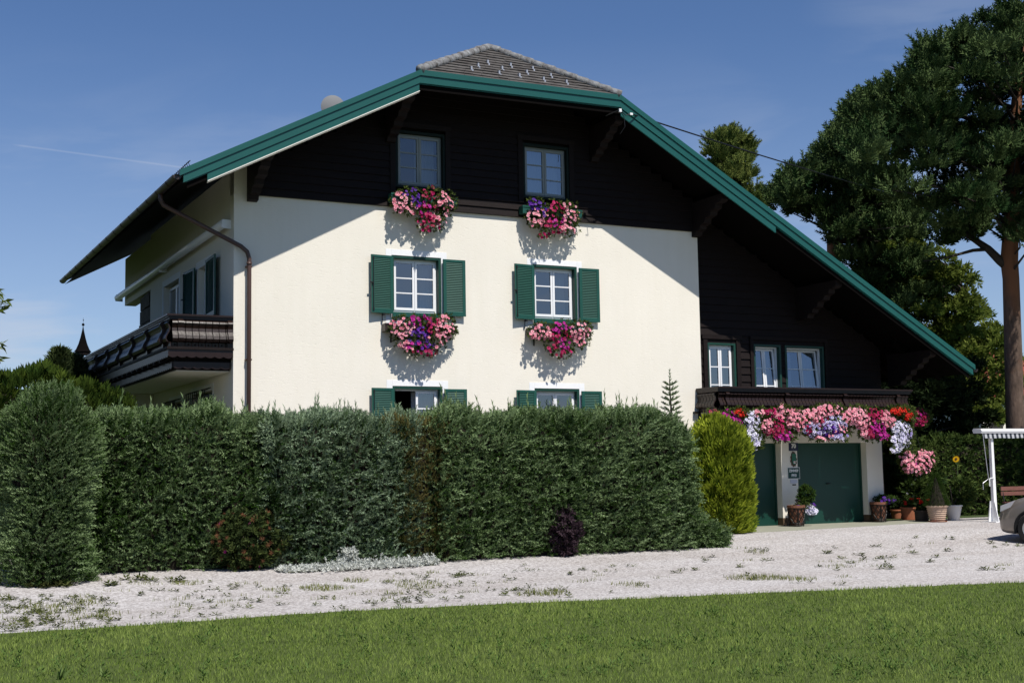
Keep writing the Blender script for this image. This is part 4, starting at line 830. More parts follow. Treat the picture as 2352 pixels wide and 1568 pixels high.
# ------------------------------------------------------------------ petunias
NAMES = dict(pink='pink_blossoms', crimson='crimson_blossoms', purple='purple_blossoms', magenta='magenta_blossoms', white='white_blossoms', lilac='lilac_blossoms', red='red_blossoms')
def blooms(th, ells, y0, bulge, fr=.040, leafn=1.35, leaf=(.05, .085), dens=1., back=.05):
    """ells: (colour, u, v, ru, rv, count): where the hanging cushion carries that colour; y0 = plane of the box front"""
    col = {}; LP = []; LD = []
    for c, u, v, ru, rv, n in ells:
        sc = FPX / float((at(u, v, 1, y0) - CAM) @ FW)
        for _ in range(int(n * dens)):
            a = random.uniform(0, 6.28); r = math.sqrt(random.random()); du, dv = r * math.cos(a), r * math.sin(a)
            q = at(u + ru * du, v + rv * dv, 1, y0 - bulge * math.sqrt(max(0, 1 - r * r)) - random.uniform(-.02, .05))
            col.setdefault(c, []).append((q, (du * .55, -1., -.25 * dv + .25)))
        m = int(n * 2.2 * leafn)
        for _ in range(m):
            a = random.uniform(0, 6.28); r = math.sqrt(random.random()) * 1.16; du, dv = r * math.cos(a), r * math.sin(a)
            q = at(u + ru * du, v + rv * dv, 1, y0 - (bulge * math.sqrt(max(0, 1 - min(1, r * r))) * random.uniform(.3, .95)) + random.uniform(0, back))
            LP.append(q); LD.append((du, -.6, .3 - .5 * max(0, dv)))
    scatter('foliage', T['spray'], LP, np.array(LD) + unit(len(LP)) * .9, rng.uniform(*leaf, len(LP)), F['petleaf'], th)
    for c, l in col.items():
        p = np.array([a for a, b in l]); d = np.array([b for a, b in l]) + unit(len(l)) * .45; fs = .62 if c == 'red' else 1.
        scatter(NAMES[c], T['flower'], p, d, rng.uniform(fr * .78, fr * 1.12, len(p)) * fs, [PET[c], THROAT[c]], th)
def window_box(label, x0, x1, yb, z0, z1, ells, y0=-.24, bulge=.17, m='green'):
    th = empty('flower_box', ((x0 + x1) / 2, yb, z0), label, 'flower box', 'petunia boxes under the front windows')
    b = MB(); w_ = .19; t = .012
    b.box(x0, x1, yb - w_, yb - w_ + t, z0, z1); b.box(x0, x1, yb - t, yb, z0, z1); b.box(x0, x0 + t, yb - w_ + t, yb - t, z0, z1); b.box(x1 - t, x1, yb - w_ + t, yb - t, z0, z1); b.box(x0 + t, x1 - t, yb - w_ + t, yb - t, z0, z0 + .02); b.box(x0 - .008, x1 + .008, yb - w_ - .012, yb - w_ - .001, z1 - .035, z1 + .004)
    put(b.build('planter', M[m]), th)
    s = MB(); s.box(x0 + t, x1 - t, yb - w_ + t, yb - t, z0 + .021, z1 - .03); put(s.build('soil', M['soil']), th)
    for x in (x0 + .2, x1 - .2):
        b = MB(); b.box(x - .015, x + .015, yb - w_, yb + .0, z0 - .02, z0 - .002); b.box(x - .015, x + .015, yb - .02, yb + .0, z0 - .22, z0 - .021); put(b.build('box_bracket', M['iron']), th)
    blooms(th, ells, y0, bulge)
window_box('green flower box of pink, purple and crimson petunias under the upper left gable window', 3.26, 4.76, -.075, 7.0, 7.17, [
 ('pink', 928, 462, 26, 24, 30), ('pink', 915, 475, 14, 14, 10), ('pink', 1022, 466, 22, 28, 34), ('pink', 945, 482, 22, 10, 12), ('purple', 945, 448, 28, 14, 14), ('purple', 955, 468, 12, 12, 8), ('crimson', 985, 447, 24, 12, 12), ('crimson', 985, 486, 22, 22, 26), ('magenta', 975, 478, 18, 16, 12), ('crimson', 985, 515, 26, 18, 24), ('pink', 1010, 500, 20, 16, 14), ('crimson', 990, 432, 6, 4, 2)])
window_box('green flower box with violet petunias at its left end under the upper right gable window', 6.36, 7.86, -.075, 6.98, 7.15, [
 ('purple', 1234, 470, 20, 14, 20), ('purple', 1250, 488, 10, 10, 6), ('pink', 1236, 496, 26, 18, 30), ('pink', 1232, 515, 18, 10, 8), ('crimson', 1276, 482, 22, 20, 24), ('crimson', 1270, 520, 26, 18, 26), ('magenta', 1282, 508, 22, 18, 14), ('pink', 1312, 492, 18, 22, 22), ('pink', 1305, 520, 22, 20, 26), ('pink', 1300, 472, 14, 8, 5), ('crimson', 1250, 541, 14, 6, 5)])
window_box('brown flower box heaped with pink and deep purple petunias under the left middle window', 3.12, 4.76, -.02, 4.27, 4.43, [
 ('pink', 925, 752, 30, 24, 36), ('pink', 925, 780, 22, 16, 16), ('magenta', 965, 738, 36, 14, 24), ('crimson', 990, 748, 30, 20, 22), ('purple', 962, 772, 28, 28, 34), ('pink', 1022, 752, 24, 28, 40), ('magenta', 955, 795, 30, 14, 14), ('purple', 980, 795, 18, 14, 12), ('crimson', 975, 808, 30, 10, 14), ('pink', 1000, 780, 30, 20, 16), ('pink', 945, 800, 20, 6, 5)], m='metal')
window_box('brown flower box of pink petunias with a magenta middle under the right middle window', 6.50, 8.06, -.02, 4.30, 4.45, [
 ('pink', 1246, 762, 28, 20, 34), ('pink', 1226, 768, 10, 8, 6), ('magenta', 1290, 752, 24, 14, 20), ('crimson', 1285, 772, 26, 16, 20), ('pink', 1268, 765, 16, 12, 8), ('pink', 1332, 758, 24, 22, 34), ('magenta', 1302, 788, 20, 16, 16), ('crimson', 1290, 808, 26, 12, 16), ('pink', 1335, 785, 18, 12, 12), ('crimson', 1270, 795, 18, 8, 5)], m='metal')
def balcony_box(label, u0, u1, ells, bulge=.16, y0=-1.45):
    a, b_ = at(u0, 945, 1, y0), at(u1, 945, 1, y0); x0, x1 = a[0], b_[0]
    th = empty('balcony_flower_box', ((x0 + x1) / 2, -.9, 2.45), label, 'flower box', 'flower boxes along the balcony over the garage')
    b = MB(); z0, z1 = 2.42, 2.60; yf, yb = -1.34, -.80
    b.box(x0 + .01, x1 - .01, yf, yf + .012, z0, z1); b.box(x0 + .01, x1 - .01, yb - .012, yb, z0, z1); b.box(x0 + .01, x0 + .022, yf + .012, yb - .012, z0, z1); b.box(x1 - .022, x1 - .01, yf + .012, yb - .012, z0, z1); b.box(x0 + .022, x1 - .022, yf + .012, yb - .012, z0, z0 + .02)
    put(b.build('planter', M['metal']), th)
    for x in (x0 + .2, x1 - .2): b = MB(); b.box(x - .015, x + .015, -1.33, -.77, 2.395, 2.418); put(b.build('box_bracket', M['iron']), th)
    blooms(th, ells, y0, bulge, fr=.041, leaf=(.06, .10), leafn=1.3, dens=1.6)
balcony_box('balcony flower box of magenta and white petunias with red geraniums, nearest the golden thuja', 1648, 1762, [
 ('magenta', 1672, 955, 25, 14, 26), ('magenta', 1690, 970, 18, 14, 16), ('red', 1700, 948, 18, 10, 60), ('white', 1728, 965, 18, 22, 44), ('white', 1730, 1000, 20, 26, 62), ('white', 1736, 1020, 14, 12, 20), ('pink', 1745, 950, 16, 12, 12), ('crimson', 1640, 948, 14, 8, 6)])
balcony_box('balcony flower box of pink and dark crimson petunias over the pillar with the signs', 1762, 1856, [
 ('pink', 1770, 978, 23, 18, 36), ('pink', 1800, 950, 30, 16, 36), ('crimson', 1785, 990, 30, 18, 44), ('crimson', 1790, 965, 30, 14, 20), ('magenta', 1800, 1000, 25, 12, 18), ('pink', 1830, 965, 28, 26, 62), ('crimson', 1775, 945, 23, 8, 10), ('pink', 1795, 934, 12, 6, 5)])
balcony_box('balcony flower box of white edged violet petunias between two pink cushions', 1856, 1958, [
 ('pink', 1858, 962, 22, 22, 26), ('crimson', 1862, 985, 14, 14, 14), ('pink', 1950, 958, 20, 18, 22), ('pink', 1880, 955, 28, 20, 44), ('lilac', 1875, 985, 30, 20, 70), ('pink', 1905, 942, 32, 14, 36), ('lilac', 1915, 975, 34, 22, 80), ('purple', 1910, 985, 34, 18, 40), ('pink', 1925, 985, 28, 18, 22), ('crimson', 1890, 970, 23, 16, 14), ('pink', 1900, 1003, 34, 8, 10), ('lilac', 1925, 1002, 25, 10, 18)])
balcony_box('balcony flower box of pale pink and crimson petunias to the right of the violet ones', 1958, 2042, [
 ('pink', 1968, 955, 30, 22, 60), ('pink', 1985, 968, 23, 20, 36), ('crimson', 2010, 955, 25, 18, 30), ('magenta', 2015, 980, 25, 22, 50), ('crimson', 2005, 990, 23, 18, 26), ('pink', 1990, 995, 16, 12, 16), ('pink', 2036, 962, 16, 20, 30), ('magenta', 2030, 1000, 18, 10, 12)])
balcony_box('balcony flower box of bright red geraniums over a white petunia trail at the right end', 2042, 2100, [
 ('red', 2068, 944, 26, 10, 150), ('red', 2088, 955, 12, 12, 40), ('white', 2070, 985, 22, 20, 56), ('white', 2068, 1012, 24, 20, 64), ('white', 2058, 1030, 14, 8, 14), ('pink', 2050, 968, 12, 14, 12), ('lilac', 2080, 995, 16, 22, 24)])
q = at(2112, 958, 1, -.3)
th = empty('crimson_flower_box', (q[0], -.3, 2.45), 'flower box of dark crimson petunias hung on the shaded right end of the balcony', 'flower box')
b = MB(); x0 = 16.92; b.box(x0, x0 + .20, -.7, .2, 2.44, 2.60); put(b.build('planter', M['metal']), th); blooms(th, [('crimson', 2110, 958, 25, 22, 80), ('magenta', 2110, 956, 22, 18, 14)], -.3, .2)
# hanging basket
q = at(2107, 1062, 1, -1.0)
th = empty('hanging_basket', (q[0], -1.0, q[2] - .25), 'round hanging basket of pink petunias below the right end of the balcony', 'hanging basket')
b = MB(); b.lathe([(0, -.20), (.14, -.17), (.22, -.06), (.24, .03), (.22, .03), (.12, -.12), (0, -.14)], q, 16); put(b.build('basket', M['twig']), th)
for dx, dy in ((-.2, 0), (.1, .17), (.1, -.17)):
    b = MB(); b.tube([q + np.array([dx, dy, .03]), (q[0] - .04, -.98, q[2] + .80)], .006, 5); put(b.build('chain', M['iron']), th)
b = MB(); b.tube([(q[0] - .04, -.98, q[2] + .78), (q[0] - .04, -.98, 2.40), (q[0] - .08, -.80, 2.44)], .010, 6); put(b.build('hook', M['iron']), th)
blooms(th, [('pink', 2088, 1058, 24, 22, 60), ('pink', 2125, 1056, 24, 26, 75), ('pink', 2107, 1072, 34, 18, 60), ('magenta', 2107, 1062, 34, 20, 8)], -1.02, .30, fr=.042)

# ------------------------------------------------------------------ signs on the pillar
def text_mesh(name, body, size, x, z, y, m, bold=0., sx=1.):
    c = bpy.data.curves.new('t', 'FONT'); c.body = body; c.size = size; c.align_x = 'CENTER'; c.align_y = 'CENTER'; c.extrude = .002; c.offset = bold
    o = bpy.data.objects.new('t', c); COL.objects.link(o); dg = bpy.context.evaluated_depsgraph_get(); me = bpy.data.meshes.new_from_object(o.evaluated_get(dg))
    bpy.data.objects.remove(o); me.materials.clear(); me.materials.append(m)
    r = bpy.data.objects.new(name, me); COL.objects.link(r); r.location = (x, y, z); r.rotation_euler = (math.pi / 2, 0, 0); r.scale = (sx, 1, 1); return r
def plate(name, label, px, pm, fm=None, fy=.010, cat='sign'):
    a = at(px[0], px[1], 1, GY); c = at(px[2], px[3], 1, GY); x0, z1, x1, z0 = a[0], a[2], c[0], c[2]; y = GY
    t = empty(name, ((x0 + x1) / 2, y, z0), label, cat); b = MB(); b.box(x0, x1, y - fy, y - .001, z0, z1); put(b.build('plate', fm or pm), t)
    if fm: i = .012; b = MB(); b.box(x0 + i, x1 - i, y - fy - .004, y - fy - .0005, z0 + i, z1 - i); put(b.build('face', pm), t)
    return t, x0, x1, z0, z1
t, x0, x1, z0, z1 = plate('house_number_sign', 'dark blue enamel house number plate reading 70 at the top of the pillar', (1811, 1017, 1833, 1035), M['enamelblue'])
xc, h = (x0 + x1) / 2, z1 - z0
put(text_mesh('number', '70', h * .72, xc, z0 + h * .60, GY - .0125, M['paint'], .006, 1.0), t); b = MB(); b.box(xc - h * .40, xc + h * .40, GY - .0135, GY - .0105, z0 + h * .12, z0 + h * .20); put(b.build('street_name', mat('worn pale lettering', (.16, .17, .20), .6, var=.7, vscale=90)), t)
t, x0, x1, z0, z1 = plate('room_vacancy_sign', 'green sign reading ZIMMER FREI with a white rim on the pillar', (1808, 1073, 1837, 1099), M['enamelgreen'], M['paint'])
xc, h = (x0 + x1) / 2, z1 - z0
put(text_mesh('lettering', 'ZIMMER', h * .30, xc, z0 + h * .70, GY - .0165, M['paint'], .003, .98), t); put(text_mesh('lettering', 'FREI', h * .30, xc, z0 + h * .30, GY - .0165, M['paint'], .003, 1.), t)
t, x0, x1, z0, z1 = plate('paper_notice', 'small pale notice above the mail slot on the pillar', (1815, 1101, 1831, 1109), M['paper'], cat='notice')
t, x0, x1, z0, z1 = plate('mail_slot', 'narrow dark mail slot under the pale notice on the pillar', (1820, 1111.5, 1828, 1114), M['iron'], cat='mail slot')
a = at(1822, 1054, 1, GY); t = empty('wall_crest', (a[0], GY, a[2] - .18), 'oval green crest in a scrolled bronze rim between the two signs', 'crest'); b = MB()
pts = [(a[0] + (.085 + .010 * math.cos(11 * s)) * math.cos(s) * (1 - .12 * math.sin(s)), a[2] + (.175 + .010 * math.cos(11 * s)) * math.sin(s)) for s in np.linspace(0, 6.2832, 67)[:-1]]
b.prism(pts, 1, GY - .025, GY - .001); put(b.build('rim', M['crest']), t)
b = MB(); b.prism([(a[0] - .058, a[2] + .13), (a[0] - .062, a[2] - .02), (a[0] - .045, a[2] - .10), (a[0], a[2] - .135), (a[0] + .045, a[2] - .10), (a[0] + .062, a[2] - .02), (a[0] + .058, a[2] + .13)], 1, GY - .034, GY - .0255); put(b.build('shield', M['crestgreen']), t)
b = MB(); b.box(a[0] - .02, a[0] + .035, GY - .040, GY - .0345, a[2] - .10, a[2] - .045); put(b.build('emblem', M['paint']), t); b = MB(); b.box(a[0] - .005, a[0] + .03, GY - .045, GY - .0405, a[2] - .075, a[2] - .06); put(b.build('emblem_band', M['crestred']), t)

# ------------------------------------------------------------------ pots by the garage
PG = 'pots beside the garage'
def pot(name, label, u, v, rb, rt, h, m, ribs=0, rim=.02, saucer=None, cat='plant pot'):
    g = gnd(u, v); c = np.array([g[0], g[1] + rb, gz(g[1]) + .0]); th = empty(name, c, label, cat, PG); b = MB(); pr = [(0, .01), (rb, .01)]
    for k in range(1, 25):
        t = k / 25; r = rb + (rt - rb) * (t ** .75 if ribs else t)
        if ribs: r += .010 * math.sin(t * ribs * 6.2832)
        pr.append((r, .01 + (h - .01) * t))
    pr += [(rt, h - rim * 1.6), (rt + rim, h - rim * 1.6), (rt + rim, h), (rt - .02, h), (rt - .03, h - .05), (0, h - .05)]
    b.lathe(pr, c, 24); put(b.build('vessel', m, smooth=False), th)
    if saucer: b = MB(); b.lathe([(0, .0), (rb + .05, .0), (rb + .07, .03), (rb + .055, .03), (rb + .04, .012), (0, .012)], c + np.array([0, 0, .002]), 20); put(b.build('saucer', saucer), th)
    return th, c
def sprays(th, c, u, v, ru, rv, n, m, t='spray', ln=(.06, .1), name='foliage', depth=None, up=.4):
    y = c[1]; sc = FPX / float((c - CAM) @ FW); q = at(u, v, 1, y); r = np.array([ru / sc, (depth or ru / sc), rv / sc]); uu = unit(n); p = q + uu * r * (rng.uniform(.25, 1, (n, 1)) ** .5)
    return scatter(name, T[t], p, uu * .7 + np.array([0, 0, up]) + unit(n) * .6, rng.uniform(*ln, n), m, th)
def pflowers(th, c, col, ells, fr=.035):
    for i, (u, v, ru, rv, n) in enumerate(ells):
        sc = FPX / float((c - CAM) @ FW); q = at(u, v, 1, c[1] - .05); uu = unit(n); uu[:, 1] = -np.abs(uu[:, 1]); p = q + uu * np.array([ru / sc, ru / sc * .8, rv / sc]) * (rng.uniform(.5, 1, (n, 1)))
        scatter(NAMES.get(col, 'yellow_blossoms'), T['flower'], p, uu * .6 + np.array([0, -.8, .4]) + unit(n) * .4, rng.uniform(.8, 1.1, n) * fr, [PET[col], THROAT[col]], th)
def lattice_planter(label, u, v):
    g = gnd(u, v); c = np.array([g[0], g[1] + .2, gz(g[1])]); th = empty('lattice_planter', c, label, 'planter', PG); h, r0, r1 = .50, .155, .195
    b = MB(); b.lathe([(0, .03), (r0 - .02, .03), (r1 - .01, h - .06), (r1 + .015, h - .06), (r1 + .015, h), (r1 - .03, h), (r1 - .04, h - .05), (0, h - .05)], c, 20); put(b.build('vessel', mat('dull terracotta', (.20, .085, .052), .85, var=.3, vscale=9)), th)
    l = MB()
    def fp(k, s, z): r = r0 + .006 + (r1 - r0) * z / h; a_ = (k + s) * 1.5708 - 2.0; return c + np.array([r * math.cos(a_), r * math.sin(a_), z])
    for k in range(4):
        l.tube([fp(k, 0, .0), fp(k, 0, h - .06)], .014, 5)
        for z in (.05, .09, h - .07): l.tube([fp(k, q_, z) for q_ in (0, .2, .4, .6, .8, 1)], .012, 5)
        for i in range(-2, 3):
            for s in (1, -1):
                pts = [(i * .4 + .4 * t_ * 2 if s > 0 else 1 - (i * .4 + .4 * t_ * 2), .09 + (h - .16) * t_) for t_ in np.linspace(0, 1, 12)]; pts = [(a_, z_) for a_, z_ in pts if 0 <= a_ <= 1]
                if len(pts) > 1: l.tube([fp(k, *p_) for p_ in pts], .009, 4)
    put(l.build('lattice', M['lattice']), th); return th, c
th, c = lattice_planter('lattice clad terracotta planter with a small standard tree in front of the sign pillar', 1843, 1210)
b = MB(); tq = at(1852, 1150, 1, c[1]); b.tube([c + np.array([0, 0, .4]), c + np.array([.03, 0, .55]), c + np.array([.0, .02, .62]), (tq[0], c[1], tq[2])], .014, 6); put(b.build('stem', M['barkdk']), th)
sprays(th, c, 1852, 1135, 18, 19, 230, F['hedge'], ln=(.05, .085), name='crown'); sprays(th, c, 1838, 1148, 9, 9, 30, F['hedge'], ln=(.05, .08), name='side_branch'); sprays(th, c, 1845, 1163, 24, 9, 130, F['petleaf'], ln=(.04, .07)); pflowers(th, c, 'white', [(1862, 1170, 14, 12, 150), (1870, 1174, 9, 8, 50), (1845, 1168, 6, 4, 10)], .036); pflowers(th, c, 'purple', [(1832, 1165, 16, 7, 34), (1866, 1158, 9, 4, 10)], .03)
th, c = lattice_planter('lattice clad terracotta planter of dark violet pansies by the right garage pillar', 2033, 1200)
sprays(th, c, 2034, 1147, 26, 9, 220, F['hedge'], ln=(.045, .08)); pflowers(th, c, 'purple', [(2034, 1149, 27, 9, 60)], .032); pflowers(th, c, 'white', [(2049, 1145, 8, 6, 9)], .035)
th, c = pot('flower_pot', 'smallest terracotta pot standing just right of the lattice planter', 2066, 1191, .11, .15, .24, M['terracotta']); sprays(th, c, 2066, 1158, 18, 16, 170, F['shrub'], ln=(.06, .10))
th, c = pot('flower_pot', 'terracotta pot of red geraniums between two darker pots', 2097, 1195, .15, .19, .33, M['terracotta'], saucer=M['terracotta']); sprays(th, c, 2095, 1156, 17, 11, 130, F['shrublt'], ln=(.06, .10)); pflowers(th, c, 'red', [(2093, 1146, 8, 4, 22), (2078, 1154, 5, 5, 14), (2108, 1147, 6, 4, 14), (2102, 1162, 5, 4, 10), (2089, 1170, 4, 3, 9)], .028)
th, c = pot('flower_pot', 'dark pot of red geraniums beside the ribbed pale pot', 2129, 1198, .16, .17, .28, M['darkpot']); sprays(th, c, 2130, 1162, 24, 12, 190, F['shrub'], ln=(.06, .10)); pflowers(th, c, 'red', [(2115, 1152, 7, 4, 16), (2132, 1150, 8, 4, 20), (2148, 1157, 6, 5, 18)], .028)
th, c = pot('conifer_pot', 'ribbed pale clay pot holding a dwarf cone shaped spruce', 2165, 1199, .165, .245, .40, M['palecotta'], ribs=8, saucer=M['terracotta'])
n = 1500; t = rng.uniform(0, 1, n) ** 1.3; a = rng.uniform(0, 6.2832, n); r = .27 * (1 - t) ** .8 * (.85 + .2 * rng.uniform(0, 1, n)) + .015
scatter('crown', T['shootfine'], np.stack([c[0] + r * np.cos(a), c[1] + r * np.sin(a), c[2] + .38 + .78 * t], 1), np.stack([np.cos(a), np.sin(a), np.full(n, .7)], 1) + unit(n) * .35, rng.uniform(.05, .08, n), F['hedge'], th)
b = MB(); b.lathe([(0, .36), (.22, .38), (.10, .8), (.0, 1.1)], c, 12); put(b.build('dark_twig_core', M['twig']), th)
th, c = pot('shrub_pot', 'tall tapered whitish pot with a glossy leaved shrub', 2200, 1195, .13, .215, .38, M['whitepot']); sprays(th, c, 2208, 1132, 24, 27, 240, F['shrublt'], t='spray7', ln=(.11, .16)); b = MB()
for k in range(5): b.tube([c + np.array([0, 0, .33]), c + np.array([.3 * math.cos(k * 1.3), .2 * math.sin(k * 1.3), .85])], .012, 5)
put(b.build('stems', M['barkdk']), th)
g = gnd(2203, 1189); q0 = np.array([g[0], g[1], gz(g[1])]); q1 = at(2196, 1054, 1, g[1]); th = empty('sunflower', q0, 'single yellow sunflower standing behind the whitish pot', 'flower')
b = MB(); b.tube([q0, (q0 * .5 + q1 * .5) + np.array([.03, 0, 0]), q1 + np.array([.03, 0, .02]), q1], [.016, .013, .010, .008], 6); put(b.build('stem', mat('green stem', (.07, .11, .03), .7)), th)
P = [q0 * (1 - t) + q1 * t for t in np.linspace(.35, .92, 9)]; scatter('leaves', leaf_t(.7, .1), P, [(math.cos(k * 2.4), math.sin(k * 2.4) - .3, .15) for k in range(9)], .18, F['shrublt'], th)
b = MB(); dv = Vector((-.9, -.5, .35)).normalized(); fr_ = frames([dv])[0]
for k in range(18): a = k * .349; ax = fr_ @ np.array([math.cos(a), math.sin(a), .05]); sd = fr_ @ np.array([-math.sin(a), math.cos(a), 0]); b.add([q1 + ax * .03 - sd * .012, q1 + ax * .03 + sd * .012, q1 + ax * .06 + sd * .016, q1 + ax * .095, q1 + ax * .06 - sd * .016], [(0, 1, 2, 3, 4)])
put(b.build('petals', PET['yellow']), th); b = MB(); b.add([q1 + fr_ @ np.array([.034 * math.cos(a), .034 * math.sin(a), .012]) for a in np.arange(0, 6.28, .4)], [tuple(range(16))]); put(b.build('disc', THROAT['yellow']), th)

# ------------------------------------------------------------------ shrubs behind the pots
def gb(u, v, y): p = at(u, v, 1, y); return np.array([p[0], y, gz(y)])
c = gb(2105, 1180, .6); bush('oleander_shrub', 'pale flowered oleander behind the terracotta pots', 'shrub', c, (.42, .35, .55), 420, F['shrublt'], t='spray7', ln=(.12, .18), parts=[('cream_flowers', PET['white'], 'star', 60, (.03, .05))])
c = gb(2085, 1180, 1.5); bush('juniper_bush', 'feathery dark juniper behind the oleander', 'shrub', c, (.95, .7, .85), 1100, F['evergreen'], t='fan', ln=(.2, .34), up=1.0)
# awning in the yard
ya = -2.6; z1 = 2.13; x0 = 17.30
th = empty('patio_awning', (17.72, ya, -.05), 'free standing white patio awning with striped valance at the right edge', 'awning')
b = MB(); b.prism([(ya - .10, z1 - .02), (ya - .07, z1 + .03), (ya + .16, z1 + .045), (ya + .20, z1), (ya + .16, z1 - .07), (ya - .07, z1 - .075)], 0, x0, 22.6); put(b.build('cassette', M['steel']), th)
v1 = mat('shade darkened blue stripe', (.022, .028, .040), .8); v2 = mat('shade darkened white stripe', (.40, .41, .43), .8); b = MB(); k = 0  # both stripes darkened in colour for tree shade on the valance
for x in np.arange(x0 + .06, 22.5, .075):
    b.quad((x, ya - .07, z1 - .19 - .005 * math.sin(x * 9)), (x + .075, ya - .07, z1 - .19 - .005 * math.sin((x + .075) * 9)), (x + .075, ya - .05, z1 - .07), (x, ya - .05, z1 - .07), k % 2); k += 1
put(b.build('valance', [v1, v2]), th)
for x in (17.72, 22.2):
    b = MB(); b.prism([(x - .05, -.05), (x + .05, -.05), (x + .035, z1 - .07), (x - .035, z1 - .07)], 1, ya - .01, ya + .07); p_ = put(b.build('post', M['steel']), th)
    b = MB(); b.box(x - .17, x + .17, ya - .15, ya + .25, -.05, -.03); b.prism([(x - .15, -.03), (x + .15, -.03), (x + .07, .45), (x - .07, .45)], 1, ya + .075, ya + .10); b.prism([(ya - .14, -.03), (ya - .012, -.03), (ya - .012, .42), (ya - .04, .42)], 0, x - .06, x - .04); o = b.build('post_foot', M['steel']); o.parent = p_
for dx, ln_, kk in ((-.35, 1.15, 0), (-.02, .93, 1)):
    b = MB(); x = 17.72 + dx
    if kk == 0: b.tube([(x, ya - .06, z1 - .08), (x + .09, ya - .08, z1 - ln_), (x - .10, ya - .08, z1 - ln_ - .1), (x - .10, ya - .08, z1 - ln_ - .25)], .010, 5)
    else: b.tube([(x - .0, ya - .03, z1 - 1.13), (x - .17, ya - .06, z1 - 1.14), (x - .19, ya - .06, z1 - 1.18), (x - .19, ya - .06, z1 - 1.33)], .013, 5)
    put(b.build('crank', M['steel'] if kk else M['zinc']), th)
# bench
g = gnd(2338, 1197); bx, by = 18.9, -2.2; bz = gz(by); th = empty('garden_bench', (bx, by, bz), 'garden bench with reddish planks behind the car bonnet', 'bench'); wm = mat('reddish bench plank', (.20, .085, .065), .6, var=.3, vscale=5, vstretch=(1, 8, 8))
qa = at(2317, 1150, 1, by); bx0 = qa[0] - .02
for z in (.72, .60): b = MB(); b.box(bx0, bx0 + 1.5, by + .20 + .0, by + .225, bz + z, bz + z + .095); put(b.build('back_plank', wm), th)
for k in range(4): b = MB(); b.box(bx0, bx0 + 1.5, by - .22 + k * .105, by - .13 + k * .105, bz + .42, bz + .445); put(b.build('seat_plank', wm), th)
for x in (bx0 + .06, bx0 + 1.4):
    b = MB(); b.tube([(x, by - .2, bz), (x, by - .2, bz + .41), (x, by + .17, bz + .41), (x, by + .235, bz + .84)], .017, 6); b.tube([(x, by + .22, bz), (x, by + .17, bz + .41)], .017, 6); put(b.build('bench_leg', M['iron']), th)

